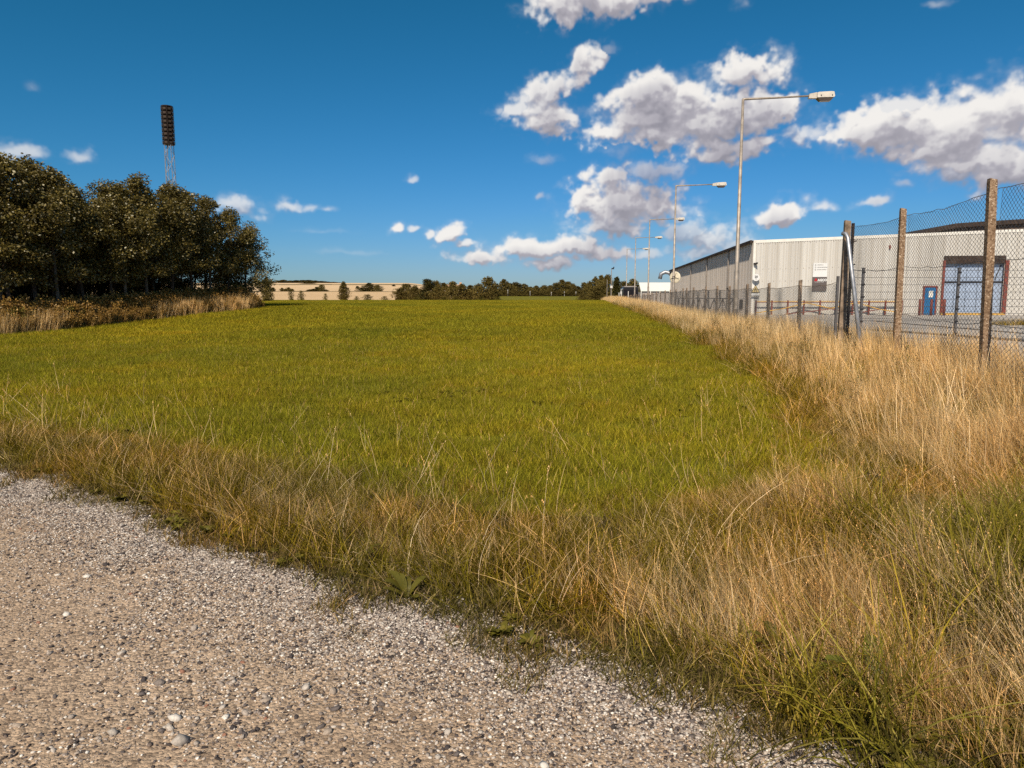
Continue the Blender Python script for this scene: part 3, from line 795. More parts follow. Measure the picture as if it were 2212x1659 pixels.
# ------------------------------------------------------------------ trees
M_BARK = paint('grey_bark', (.075, .055, .042), .9, 0, .35, 9, .1, .6)
M_PALEBARK = paint('pale_bark', (.15, .12, .09), .85, 0, .35, 9, .1, .5)
M_LEAF = foliage('woodland_leaves', .22, .35, 1.0, spec=.05)
M_FARLEAF = foliage('far_leaves', .15, .5, 1.0)
LEAFC = [(.125, .098, .018), (.155, .118, .022), (.10, .078, .014), (.21, .155, .04), (.145, .105, .025)]
def leaf_cloud(rs, cen, rad, n, size, cols, flat=.8, droop=.4):
    """n diamond leaves in a clump; brighter and darker leaves mixed"""
    d = rs.randn(n, 3); d /= np.linalg.norm(d, axis=1)[:, None] + 1e-9
    p = cen + d * (rs.rand(n, 1) ** .45) * np.array(rad)
    a = d + .7 * rs.randn(n, 3) + np.array((0, 0, -droop)); a /= np.linalg.norm(a, axis=1)[:, None]
    b = np.cross(a, rs.randn(n, 3)); b /= np.linalg.norm(b, axis=1)[:, None] + 1e-9
    L = size * (.6 + .8 * rs.rand(n, 1)); W = L * .30
    V = np.stack([p, p + a * L * .5 + b * W, p + a * L, p + a * L * .5 - b * W], 1).reshape(-1, 3)
    I = np.arange(n)[:, None] * 4
    T = np.concatenate([I + np.array((0, 1, 2)), I + np.array((0, 2, 3))])
    c = np.array(cols)[rs.randint(0, len(cols), n)] * (.7 + .6 * rs.rand(n, 1))
    return V, T, np.repeat(c, 4, 0)
def wood_tree(seed, H, spread, base, nleaf, leafs, pale=False, top=1.0, lean=.05):
    """slender plantation tree: trunk with forking limbs, leaf clumps along them"""
    r_ = np.random.RandomState(seed); mb = MB(); parts = []
    dx, dy = lean * H * r_.randn(2)
    tr = [np.array((dx * t + .10 * math.sin(3 * t + seed), dy * t + .10 * math.cos(4 * t + seed), H * t)) for t in np.linspace(0, .96, 9)]
    mb.tube(tr, [.085 * H / 8 * (1 - t * .88) + .008 for t in np.linspace(0, 1, 9)], 7)
    clumps = []
    nb = 26
    for i in range(nb):
        t = base + (.97 - base) * (i + r_.rand()) / nb
        k = t * 8 / .96; k0 = min(7, int(k)); o = tr[k0] + (tr[k0 + 1] - tr[k0]) * min(1, k - k0)
        a = i * 2.4 + r_.rand(); tt = (t - base) / (1 - base)
        ln = spread * (.40 + .60 * math.sin(math.pi * min(1, tt * .85 + .12)) ** .8) * (.55 + .75 * r_.rand()) * (1.0 - .86 * max(0, tt - .42) / .58)
        up = .45 + .7 * tt
        e_ = o + np.array((math.cos(a) * ln, math.sin(a) * ln, ln * up))
        m_ = (o + e_) / 2 + np.array((0, 0, .08 * ln))
        mb.tube([o, m_, e_], [.022, .015, .006], 4, False)
        for q in (.55, .8, 1.0):
            c = o + (e_ - o) * q + .12 * r_.randn(3)
            clumps.append((c, .22 + .20 * r_.rand() + .10 * ln))
    for j in range(5): clumps.append((tr[-1] + np.array((.06 * r_.randn(), .06 * r_.randn(), -.2 + .20 * j)), .34 - .06 * j))
    for j in range(6):
        o = tr[6 + j % 3]; a = r_.rand() * 6.28; q = .25 + .55 * r_.rand(); z1 = H * (.90 + .17 * r_.rand()) - q * .9
        tip = np.array((o[0] + math.cos(a) * q, o[1] + math.sin(a) * q, z1)); mb.tube([o, (o + tip) / 2 + np.array((.12 * math.cos(a), .12 * math.sin(a), -.1)), tip], [.018, .012, .004], 4, False)
        for f, rr_ in ((.55, .26), (.78, .20), (.93, .14), (1.04, .09)): clumps.append((o + (tip - o) * f, rr_))
    w = np.array([c[1] ** 2 for c in clumps]); w = w / w.sum()
    for (c, rr_), q in zip(clumps, w):
        parts.append(leaf_cloud(r_, c, (rr_ * 1.15, rr_ * 1.15, rr_ * .85), max(6, int(nleaf * q)), leafs, LEAFC))
    V, T, K = joinparts(parts)
    return mb, (V, T, K)
def far_tree(seed, H, Wd, base, n, leafs, cols, conifer=False):
    r_ = np.random.RandomState(seed); mb = MB(); parts = []
    mb.tube([(0, 0, 0), (.1, 0, H * .4), (.0, .1, H * .8)], [.03 * H, .02 * H, .006 * H], 6)
    m = 22
    for i in range(m):
        t = (i + r_.rand()) / m
        z = H * (base + (1 - base) * t)
        rad = Wd * ((1 - t) ** .8 + .05 if conifer else (math.sin(math.pi * min(1, .16 + t * .84)) ** .65)) * (.75 + .5 * r_.rand())
        a = i * 2.4 + r_.rand()
        q = rad * (.25 + .5 * r_.rand())
        cr = max(.10 * H, rad * .55) * (.7 + .5 * r_.rand())
        c = np.array((math.cos(a) * q, math.sin(a) * q, z - cr * .3))
        mb.tube([(0, 0, z * .75), tuple(c)], [.008 * H, .003 * H], 4, False)
        parts.append(leaf_cloud(r_, c, (cr, cr, cr * .75), n // m, leafs, cols))
    return mb, joinparts(parts)
def tree_from(name, meshes, label, cat, loc, rz, sc, group=None, trunkname='trunk'):
    t = thing(name, label, cat, loc, rz, group); t.scale = sc if not isinstance(sc, (int, float)) else (sc,) * 3
    link_mesh('trunk', meshes[0], t); link_mesh('crown', meshes[1], t)
    return t
def as_mesh(mb, bark):
    me = bpy.data.meshes.new('trunk'); me.from_pydata(mb.v, [], mb.f); me.update(); me.shade_smooth(); me.materials.append(bark); return me
WT = []
for i in range(7):
    mb, cr = wood_tree(160 + i, 8.0, 1.35 + .14 * (i % 3), .26 + .04 * (i % 3), 13000, .115, top=1, lean=.03 + .02 * (i % 3))
    WT.append((as_mesh(mb, M_PALEBARK if i % 3 == 0 else M_BARK), mesh_np('crown', *cr, M_LEAF)))
for i in range(7):
    mb, cr = wood_tree(60 + i, 8.0, 1.55 + .14 * (i % 3), .03 + .01 * (i % 4), 13000, .125, top=1, lean=.03 + .02 * (i % 3))
    WT.append((as_mesh(mb, M_PALEBARK if i % 3 == 0 else M_BARK), mesh_np('crown', *cr, M_LEAF)))
rng = random.Random(4)
FRONT = [ # base column in the frame, top row, column the top reaches, variant, label
 (-14, 285, 27.0, 'tall tree cut off by the left edge of the picture, highest of the wood'),
 (32, 318, 28.0, 'broad leafy tree second from the left edge of the wood'),
 (82, 318, 29.5, 'pointed tree of the dark wood, just left of the lone small cloud above it'),
 (128, 352, 30.5, 'tree with a ragged narrow tip, right of the pointed one in the wood'),
 (188, 379, 32.5, 'lower tree in the dip of the woodland skyline'),
 (238, 380, 33.5, 'rounded tree in the middle of the woodland edge'),
 (270, 388, 34.5, 'tree with a pale leaning trunk showing in the dark wood'),
 (318, 370, 36.0, 'tall bushy tree left of the floodlight mast'),
 (372, 386, 38.0, 'tree standing in front of the foot of the floodlight mast'),
 (418, 404, 40.0, 'tree just right of the floodlight mast'),
 (458, 414, 42.0, 'tree with sunlit shoulder near the right end of the wood'),
 (494, 444, 44.5, 'sloping tree second from the right end of the wood'),
 (528, 482, 47.0, 'lowest bushy tree at the right end of the wood, dark on its right side')]
def wood_y(px):
    d = ray(px, 700); return 29.33 / (.364 - d[0] / d[1]) + .9
def base_at(px, Y): 
    d = ray(px, 700); X = d[0] / d[1] * Y
    return X, Y
for i, (px, ty, Y, lab) in enumerate(FRONT):
    Y = wood_y(px); X, Y = base_at(px, Y); z = float(h(X, Y))
    H = at(px, ty, Y)[2] - z
    s_ = H / 8.4
    t = tree_from('woodland_tree', WT[i % 7 + (7 if i in (12,) else 0)], lab, 'tree', (X, Y, z - .05), i * 1.3, (s_ * 1.18, s_ * 1.18, s_), 'trees of the wood on the left')
k = 0
for row, (dx, dY) in enumerate(((-1.6, 1.3), (-3.0, 1.2), (-4.3, 2.0), (-5.7, 1.8), (-7.2, 2.6))):
    for i in range(12):
        px, ty, Y, lab = FRONT[min(12, i + (row % 2 == 0))]
        Y = wood_y(px); X, Y0 = base_at(px, Y); X += dx + rng.uniform(-.4, .4); Y1 = Y0 + dY + rng.uniform(-.7, .7)
        z = float(h(X, Y1)); H = (at(px, ty + 12, Y0)[2] - z) * rng.uniform(.86, .98)
        s_ = H / 8.25; k += 1
        tree_from('woodland_tree', WT[(k * 3) % 7 + (7 if row > 1 or i > 9 else 0)], 'slender tree standing deeper inside the dark wood, behind its front row', 'tree', (X, Y1, z - .05), k * 1.9, (s_ * 1.08, s_ * 1.08, s_), 'trees of the wood on the left')
# the overhanging low branch end and the small far tree at the tip of the wood
X, Y = base_at(528, 41.2); z = float(h(X, Y)); H = at(528, 500, Y)[2] - z
mb, cr = wood_tree(91, 5.6, 1.5, .10, 8000, .12)
tree_from('woodland_tree', (as_mesh(mb, M_BARK), mesh_np('crown', *cr, M_LEAF)), 'low branching tree overhanging the field at the very tip of the wood', 'tree', (X, Y, z - .05), 2.2, (.95, .95, H / 5.8), 'trees of the wood on the left')

FARC = [(.12, .092, .028), (.15, .11, .032), (.10, .078, .024), (.18, .135, .04)]
DKC = [(.06, .055, .018), (.075, .063, .02), (.05, .045, .016)]
FT = []
for i in range(5):
    mb, cr = far_tree(130 + i, 10, 3.6 + .5 * (i % 3), .10, 3600, .55, FARC)
    FT.append((as_mesh(mb, M_BARK), mesh_np('crown', *cr, M_FARLEAF)))
mb, cr = far_tree(150, 10, 2.6, .05, 3600, .5, DKC); DT = (as_mesh(mb, M_BARK), mesh_np('crown', *cr, M_FARLEAF))
mb, cr = far_tree(151, 10, 2.4, .05, 3600, .5, DKC, True); CT = (as_mesh(mb, M_BARK), mesh_np('crown', *cr, M_FARLEAF))
mb, cr = far_tree(152, 4, 1.6, .02, 1400, .22, [(.10, .085, .018), (.12, .095, .022), (.08, .07, .016)]); ST = (as_mesh(mb, M_BARK), mesh_np('crown', *cr, M_FARLEAF))
def far(px, ty, Y, var, wpx, label, cat='tree', group=None, name='tree', dz=0):
    X, Y = base_at(px, Y); z = float(h(X, Y)) - .1 + dz
    m = {'d': DT, 'c': CT, 's': ST}.get(var) or FT[var]
    H0 = 4.0 if var == 's' else 10.0; W0 = {'d': 6.0, 'c': 5.6, 's': 3.7}.get(var, 8.6)
    H = at(px, ty, Y)[2] - z
    wpx = wpx * (1.15 if var == 'c' else 1.55)
    return tree_from(name, m, label, cat, (X, Y, z), px * .37, (wpx / F * Y / W0, wpx / F * Y / W0, H / (H0 * .985)), group)
G1 = 'trees of the hedge beyond the field crest'
for a in ((866, 624, 152, 0, 26, 'left end tree of the hedge clump beyond the field, low and rounded'),
          (880, 614, 154, 1, 34, 'broad olive tree near the left end of the hedge clump'),
          (897, 619, 150, 2, 26, 'olive tree between the broad one and the dark pointed one'),
          (910, 626, 156, 3, 24, 'low bush-like tree left of the dark pointed tree'),
          (926, 604, 148, 'd', 30, 'dark pointed tree standing out in the hedge clump'),
          (944, 608, 170, 4, 26, 'tree right behind the dark pointed tree'),
          (947, 622, 146, 2, 30, 'forked pale-stemmed tree low in the hedge clump'),
          (960, 613, 190, 0, 30, 'rounded tree behind the farmhouse roof'),
          (978, 609, 152, 1, 30, 'tree just right of the farmhouse roof'),
          (998, 615, 150, 3, 34, 'broad tree with a pale trunk in the middle right of the clump'),
          (1016, 618, 154, 0, 30, 'lower tree between the pale-trunked tree and the high round one'),
          (1034, 615, 150, 2, 34, 'bushy tree left beside the high round tree'),
          (1056, 600, 148, 4, 38, 'highest round tree at the right end of the hedge clump'),
          (1068, 620, 147, 1, 22, 'dark low tree ending the hedge clump on the right')):
    far(*a, group=G1)
for px, ty, w, pl in ((1040, 640, 20, 'under the bushy tree left of the high round one'), (1075, 641, 16, 'at the right end, under the dark low tree'), (900, 641, 20, 'left, under the olive tree'), (960, 642, 22, 'right of the forked pale-stemmed tree'), (985, 641, 20, 'under the tree right of the farmhouse')):
    far(px, ty, 140, 's', w, 'low bush in the hedge clump, ' + pl, 'bush', 'bushes under the hedge', 'bush')
G2 = 'background wood right of the hedge clump'
for i, (px, ty, w) in enumerate(((1088, 605, 28), (1100, 612, 26), (1114, 611, 30), (1132, 614, 26), (1146, 620, 24), (1158, 618, 22), (1170, 622, 18), (1176, 617, 24), (1187, 617, 18), (1200, 612, 26), (1214, 606, 30), (1226, 609, 24), (1236, 614, 22), (1248, 619, 22), (1262, 611, 20), (1272, 616, 22))):
    lab = {0: 'tall narrow tree left end of the background wood', 10: 'highest rounded tree in the middle of the background wood', 14: 'small upright tree in the gap before the dark right-hand group'}.get(i, ORD[i] + ' tree from the left in the brownish low wood behind the second field')
    far(px, ty, 352 + (i * 37) % 30, i % 5, w, lab, group=G2)
for i in range(17):
    px = 1080 + i * 10.5
    far(px, 627 + (i % 3), 346, (i * 2) % 5, 17, ORD[i] + ' dark bush from the left in the hedge row behind the second field', 'bush', 'hedge row behind the second field', 'hedge_bush')
G3 = 'dark trees at the far end of the fence'
for a in ((1258, 634, 200, 1, 18, 'low bush left of the dark group at the end of the fence'),
          (1272, 610, 210, 2, 22, 'olive tree at the left of the dark group by the fence end'),
          (1285, 600, 190, 3, 24, 'upright tree with a flat top in the dark group'),
          (1298, 598, 180, 0, 28, 'tall leafy tree left of the thin poles'),
          (1311, 595, 172, 1, 28, 'highest tree of the dark group behind the thin poles'),
          (1290, 622, 168, 4, 30, 'spreading low tree in front of the dark group'),
          (1331, 600, 160, 'c', 26, 'dark conifer right of the thin poles'),
          (1348, 609, 220, 4, 30, 'rounded dark tree behind the parked coach'),
          (1366, 605, 230, 2, 30, 'olive tree left of the white tent roof')):
    far(*a, group=G3)
G4 = 'single trees and shrubs in the stubble'
for a in ((744, 610, 137, 3, 22, 'lone bushy tree standing in front of the stubble field'),
          (631, 625, 136, 's', 13, 'thin shrub with a leaning top, left of two at the stubble edge'),
          (653, 628, 136, 's', 15, 'spreading shrub, right of two at the stubble edge'),
          (705, 634, 136, 's', 10, 'sparse little sapling between the shrubs and the lone tree'),
          (772, 640, 136, 's', 12, 'small shrub just right of the lone tree'),
          (795, 636, 136, 's', 22, 'wide low shrub right of the lone tree'),
          (832, 640, 136, 's', 18, 'low yellowish shrub left of the hedge clump'),
          (799, 612, 395, 0, 26, 'rounded tree in the cluster between the stubble fields'),
          (817, 616, 392, 2, 18, 'smaller tree right in the cluster between the stubble fields'),
          (785, 621, 395, 1, 20, 'low tree left in the cluster between the stubble fields'),
          (774, 618, 500, 'd', 7, 'tiny round tree alone on the pale hill'),
          (852, 614, 620, 'd', 6, 'tiny dark tree on the skyline near the hedge clump'),
          (697, 615, 392, 4, 14, 'highest tree of the hedge across the stubble'),
          (688, 620, 394, 'd', 14, 'dark bush beside the highest tree of the hedge'),
          (592, 621, 392, 'd', 10, 'dark pointed bush at the left of the stubble hedge'),
          (579, 600, 75, 3, 22, 'round dark tree peeping out behind the tip of the wood')):
    far(*a, group=G4)
for i, (px, ty, w) in enumerate(((612, 622, 9), (619, 624, 9), (626, 621, 10), (634, 624, 9), (655, 629, 10), (664, 628, 10), (672, 625, 14), (680, 624, 14), (706, 626, 12), (716, 630, 14), (728, 631, 14), (838, 632, 16), (850, 630, 18))):
    far(px, ty, 392, i % 5, w, ORD[i] + ' low bush from the left in the hedge line across the stubble', 'bush', 'hedge across the stubble', 'hedge_bush')
for i, (px, ty, w) in enumerate(((582, 608, 16), (592, 609, 16), (606, 606, 18), (616, 604.5, 22), (630, 606, 18), (643, 605.5, 24), (657, 605, 26), (670, 605, 24), (684, 606, 22), (697, 607, 22), (710, 608.5, 20), (722, 609, 20), (733, 610, 16), (672, 611, 24), (660, 612, 18))):
    far(px, ty, 905 - (i > 12) * 120, i % 5, w, ORD[i] + ' tree from the left in the skyline belt on the far hill' if i < 13 else 'tree of the lower belt below the hilltop, %s the other' % ('right of' if i == 13 else 'left of'), 'tree', 'tree belt on the far hill')

# ---- wood edge: tall weeds and dry grass, low bushes
rs = np.random.RandomState(77)
WEEDC = [(.30, .165, .040), (.36, .21, .055), (.22, .135, .026), (.44, .26, .085), (.17, .14, .022)]
def plume(i):
    r_ = np.random.RandomState(900 + i); parts = [blades(r_, 60, .40, .45, 1.05, .012, .02, .12, .22, WEEDC, 3), blades(r_, 30, .4, .3, .8, .010, .016, .25, .4, STRAW_R, 3)]
    for k in range(9):
        c = np.array((.35 * r_.randn() * .7, .35 * r_.randn() * .7, .55 + .4 * r_.rand()))
        parts.append(leaf_cloud(r_, c, (.10, .10, .26), 45, .085, WEEDC[:3]))
    return mk('edge_weed', parts, M_WEED)
P_PL = [plume(i) for i in range(4)]
def bweed(i):
    r_ = np.random.RandomState(950 + i); parts = [blades(r_, 16, .22, .7, 1.25, .008, .012, .16, .2, WEEDC, 4)]
    for k in range(16):
        c = np.array((.16 * r_.randn(), .16 * r_.randn(), .35 + .75 * r_.rand())); parts.append(leaf_cloud(r_, c, (.04, .04, .10), 14, .05, [(.30, .19, .07), (.24, .15, .05), (.20, .16, .04)]))
    return mk('bank_weed', parts, M_WEED)
P_BW = [bweed(i) for i in range(4)]
y = 25.6 + 14.4 * rs.rand(1400); n = len(y); edge = wood_edge(y) + .55
x = edge + .25 - 2.2 * rs.rand(n) ** 1.2; z = h(x, y)
scatter('wood_edge_weeds', np.stack([x, y, z - .02], -1), rs.rand(n) * 6.28, (.62 + .5 * rs.rand(n)) * np.clip(.6 + .6 * (edge - x), .6, 1.05), rs.randint(0, 4, n), P_PL, 'tall brown weeds lining the foot of the wood', lean_xy(n, rs, .12, 0, .08))
y = 25.6 + 16.2 * rs.rand(700); n = len(y); x = wood_edge(y) + 1.0 - .9 * rs.rand(n)
k = ((dens(x, y, .35, 3) > .60) | (y < 28.3) | ((y > 37.6) & (y < 39.2))) & (rs.rand(len(x)) < .6); x, y = x[k], y[k]; n = len(x)
scatter('wood_edge_straw', np.stack([x, y, h(x, y) - .02], -1), rs.rand(n) * 6.28, .8 + .4 * rs.rand(n), rs.randint(0, 4, n), P_DRYFAR, 'dry straw grass in front of the weeds along the wood', lean_xy(n, rs, .12, 0, .1))
for px, ty, Y, w, lab in ((40, 665, 27.6, 60, 'green bush at the left foot of the wood'), (70, 672, 28.6, 46, 'low bush with yellowish leaves beside the green bush by the wood'), (150, 662, 30.5, 60, 'green sapling bush among the brown weeds by the wood'), (175, 668, 31.2, 40, 'smaller sapling bush right of the first among the weeds')):
    far(px, ty, wood_y(px) - 1.3, 's', w * .8, lab, 'bush', None, 'bush')

x, y = rand_pts(rs, 900, 3, 9, 6, 26); vd = verge_depth(x, y); s_, L_ = sl(x, y)
k = (vd > .5) & (vd < 2.6) & (L_ < 5.2) & (dens(x, y, .8, 15) > .50) & (rs.rand(len(x)) < .16); x, y, z = fin(x, y, k); n = len(x)
scatter('bank_weeds', np.stack([x, y, z], -1), rs.rand(n) * 6.28, .38 + .25 * rs.rand(n), rs.randint(0, 4, n), P_BW, 'dark brown seeding weeds standing among the dry grass of the bank', lean_xy(n, rs, -.05, 0, .08))
# ------------------------------------------------------------------ floodlight mast
M_RUST = paint('dark_brown_steel', (.030, .018, .014), .7, .2, .3, 4)
M_GALV = paint('galvanised_steel', (.36, .37, .40), .45, .6, .2, 8, .4)
M_LAMPGLASS = paint('floodlight_glass', (.075, .055, .045), .25, .1, .15, 5, .5)
Ym = 112.0
pb = at(371, 640, Ym); pt = at(361, 231, Ym); pm = at(365, 313, Ym)
X0, Y0 = pm[0], Ym; zb = float(h(X0, Ym)); zt = pt[2]; zm = pm[2]
mast = thing('floodlight_mast', 'tall stadium floodlight mast with a dark stack of lamps above the wood', 'floodlight mast', (X0, Y0, zb))
hw = .48
legs = [(-hw, -hw), (hw, -hw), (hw, hw), (-hw, hw)]
for lx_, ly_ in legs:
    m = MB(); m.tube([(X0 + lx_ * 1.25, Y0 + ly_ * 1.25, zb), (X0 + lx_, Y0 + ly_, zm)], .055, 6); m.build('leg', M_GALV, mast)
m = MB(); nb_ = 16
for k in range(nb_):
    z0, z1 = zb + (zm - zb) * k / nb_, zb + (zm - zb) * (k + 1) / nb_
    for q in range(4):
        a, b = legs[q], legs[(q + 1) % 4]
        f0, f1 = 1.25 - .25 * k / nb_, 1.25 - .25 * (k + 1) / nb_
        A, B = ((a, b) if (k + q) % 2 else (b, a))
        m.bar((X0 + A[0] * f0, Y0 + A[1] * f0, z0), (X0 + B[0] * f1, Y0 + B[1] * f1, z1), .045)
    if k % 4 == 3:
        for q in range(4):
            a, b = legs[q], legs[(q + 1) % 4]; m.bar((X0 + a[0] * f1, Y0 + a[1] * f1, z1), (X0 + b[0] * f1, Y0 + b[1] * f1, z1), .045)
tag(m.build('lattice_brace', M_GALV, mast), kind='stuff')
m = MB(); m.tube([(X0 + .25, Y0 - .5, zm + .1), (X0 + .05, Y0 - .55, zm - .8), (X0 - .42, Y0 - .5, zm - 2.4), (X0 - .5, Y0 - .5, zm - 12), (X0 - .55, Y0 - .55, zb)], .05, 5); m.build('cable', M_GALV, mast)
oct_ = [(.86 * math.cos(R(a)), .86 * math.sin(R(a))) for a in (22, 68, 112, 158, 202, 248, 292, 338)]
n_sh = 10; dz = (zt - zm) / (n_sh - 1)
lamp_me = None
for k in range(n_sh):
    z = zm + dz * k
    m = MB(); m.prism([(X0 + a, Y0 + b, z) for a, b in oct_], (0, 0, .12)); m.build('shelf', M_RUST, mast)
    if k < n_sh - 1:
        for q in (3, 4, 5, 6, 7):
            a, b = oct_[q], oct_[(q + 1) % 8]; c = (np.array(a) + np.array(b)) / 2 * .86
            ang = math.atan2(c[1], c[0])
            if lamp_me is None:
                m = MB(); m.frame_box((0, 0, 0), (.17, 0, -.06), (0, .25, 0), (.03, 0, .17)); m.add([(.19, -.2, -.2), (.19, .2, -.2), (.24, .2, .1), (.24, -.2, .1)], [(0, 1, 2, 3)])
                lo = m.build('floodlight', M_RUST, mast, shift=False); lo.data.materials.append(M_LAMPGLASS)
                for p_ in lo.data.polygons:
                    if p_.index == 6: p_.material_index = 1
                lamp_me = lo.data
            else: lo = link_mesh('floodlight', lamp_me, mast)
            lo.location = (c[0], c[1], z - zb + dz * .48); lo.rotation_euler = (0, 0, ang)
m = MB()
for a, b in oct_: m.bar((X0 + a * .97, Y0 + b * .97, zm), (X0 + a * .97, Y0 + b * .97, zt + .1), .06)
m.box((X0, Y0, (zm + zt) / 2), (.7, .7, zt - zm)); m.build('lamp_frame', M_RUST, mast)

# ------------------------------------------------------------------ street lamps along the fence
M_LAMPPOLE = paint('weathered_lamp_pole', (.40, .345, .29), .55, .35, .28, 3, .35)
M_LAMPHEAD = paint('cream_lamp_housing', (.56, .51, .44), .5, .0, .12, 6, .4)
M_LAMPBOWL = paint('smoked_lamp_bowl', (.10, .08, .07), .2, 0, .2, 4, .6)
LL = 5.72
def lamp_proto(s):
    x, y = xy(s, LL); z = float(h(x, y)); top = at(1606, 214, y)[2]
    Ht = top - z
    t = thing('street_lamp', 'nearest and tallest grey street lamp behind the low wire fence', 'street lamp', (0, 0, 0), 0, 'street lamps along the fence')
    m = MB(); m.tube([(0, 0, -.1), (0, 0, 2.2), (0, 0, 2.24), (0, 0, Ht)], [.098, .092, .078, .05], 10); m.build('pole', M_LAMPPOLE, t, True)
    m = MB(); m.box((.0, -.10, .95), (.10, .02, .42)); d_ = m.build('service_door', M_LAMPPOLE, t)
    m = MB(); m.tube([(-.02, 0, Ht - .02), (.06, 0, Ht - .005), (1.2, 0, Ht + .01), (2.44, 0, Ht + .045)], [.045, .045, .036, .034], 8); m.build('arm', M_LAMPPOLE, t, True)
    z = Ht + .045; hx = .30
    hd = MB()
    hd.prism([(hx + 2.10, -.075, z - .10), (hx + 2.38, -.085, z - .11), (hx + 2.38, -.10, z + .10), (hx + 2.12, -.075, z + .06)], (0, .16, 0))
    hd.prism([(hx + 2.385, -.16, z - .10), (hx + 2.99, -.16, z - .10), (hx + 3.02, -.155, z - .06), (hx + 2.99, -.13, z + .105), (hx + 2.90, -.12, z + .12), (hx + 2.44, -.12, z + .105), (hx + 2.385, -.13, z + .08)], (0, .30, 0))
    hdo = hd.build('lamp_head', M_LAMPHEAD, t)
    bw = MB(); a_ = [(hx + 2.40, -.15, z - .103), (hx + 2.98, -.15, z - .103), (hx + 2.98, .13, z - .103), (hx + 2.40, .13, z - .103)]; b_ = [(hx + 2.50, -.10, z - .22), (hx + 2.88, -.10, z - .22), (hx + 2.88, .08, z - .22), (hx + 2.50, .08, z - .22)]
    bw.add(a_ + b_, [(0, 1, 2, 3), (7, 6, 5, 4), (0, 4, 5, 1), (1, 5, 6, 2), (2, 6, 7, 3), (3, 7, 4, 0)])
    bw.build('lamp_bowl', M_LAMPBOWL, hdo, shift=False)
    cl_ = MB()
    for q in (2.52, 2.92): cl_.box((hx + q, -.163, z - .03), (.035, .012, .045))
    tag(cl_.build('clip', M_LAMPBOWL, hdo, shift=False))
    return t
s1 = s_of(1596.5, 450, LL)
lp_ = lamp_proto(s1)
SP_L = s1 * .737
LLAB = ['nearest and tallest grey street lamp behind the low wire fence', 'second street lamp, the one carrying the round mirror', 'third street lamp counted from the camera, in front of the white tent', 'fourth street lamp, left of the white tent', 'farthest and smallest arm lamp, left end of the row']
for i in range(5):
    s = s1 + SP_L * i
    o = lp_ if i == 0 else copy_tree(lp_)
    x, y = xy(s, LL); o.location = (x, y, float(h(x, y))); o.rotation_euler = (0, 0, -TH); o['label'] = LLAB[i]
# slim far poles
M_WHITE = paint('white_paint', (.74, .71, .66), .5, 0, .1, 4)
M_DARK = paint('black_plastic', (.025, .022, .022), .5, 0, .2, 5)
for px, ty, by, r_, lab, cam_ in ((1322, 581, 645, .07, 'slim far pole with a camera at its top, before the dark trees', True), (1312, 604, 649, .05, 'thin pale pole left of the camera pole by the dark trees', False)):
    Yp = 105; p = at(px - (2 if cam_ else 1), by, Yp); z = float(h(p[0], Yp)); tp = at(px, ty, Yp)[2]
    t = thing('slim_pole', lab, 'pole', (p[0], Yp, z)); m = MB(); m.tube([(p[0], Yp, z - .1), (p[0], Yp, tp)], [r_, r_ * .7], 8); m.build('shaft', M_LAMPPOLE, t)
    if cam_:
        m = MB(); m.box((p[0] + .18, Yp, tp + .05), (.36, .16, .18)); m.bar((p[0] + .2, Yp, tp + .05), (p[0] + .38, Yp, tp + .3), .14); m.build('camera', M_DARK, t)
        m = MB(); m.frame_box((p[0], Yp - .12, tp - 2.6), (.16, 0, 0), (0, .1, 0), (0, 0, .18)); m.build('lamp', M_WHITE, t)

# round mirror on lamp 2 seen from behind
M_CREAM = paint('cream_mirror_back', (.72, .64, .48), .5, 0, .14, 5)
x2, y2 = xy(s1 + SP_L, LL); zc = at(1465, 599, y2)[2]
mir = thing('traffic_mirror', 'round cream traffic mirror seen from behind, clamped to the second street lamp', 'traffic mirror', (x2, y2, zc))
ax = np.array((math.cos(R(-38)), math.sin(R(-38)), 0)); nrm = np.array((-ax[1], ax[0], 0)); cz = np.array((0, 0, 1.)); c0 = np.array((x2, y2, zc)) + ax * .05 + nrm * .16
m = MB(); ring = []
for rad, off in ((.40, 0), (.40, -.05), (.34, -.075), (.0, -.10)):
    ring.append([c0 + nrm * off * 1.0 + rad * (math.cos(a) * ax + math.sin(a) * cz) for a in np.linspace(0, 2 * math.pi, 28, endpoint=False)])
for k in range(3):
    m.add(ring[k] + ring[k + 1], [(i, (i + 1) % 28, 28 + (i + 1) % 28, 28 + i) for i in range(28)])
m.add(ring[0], [tuple(range(28))]); m.build('mirror_back', M_CREAM, mir, True)
m = MB()
for a in (70, -20, 200): m.bar(c0 - nrm * .12, c0 - nrm * .085 + .33 * (math.cos(R(a)) * ax + math.sin(R(a)) * cz), .035, .02)
m.bar(c0 - nrm * .12, (x2, y2, zc), .05); m.build('bracket', M_RUST, mir)
m = MB()
for dz_ in (-.06, .06): m.tube([(x2 + .105 * math.cos(a), y2 + .105 * math.sin(a), zc + dz_) for a in np.linspace(0, 2 * math.pi, 17)], .012, 4)
m.build('pole_clamp', M_RUST, mir)

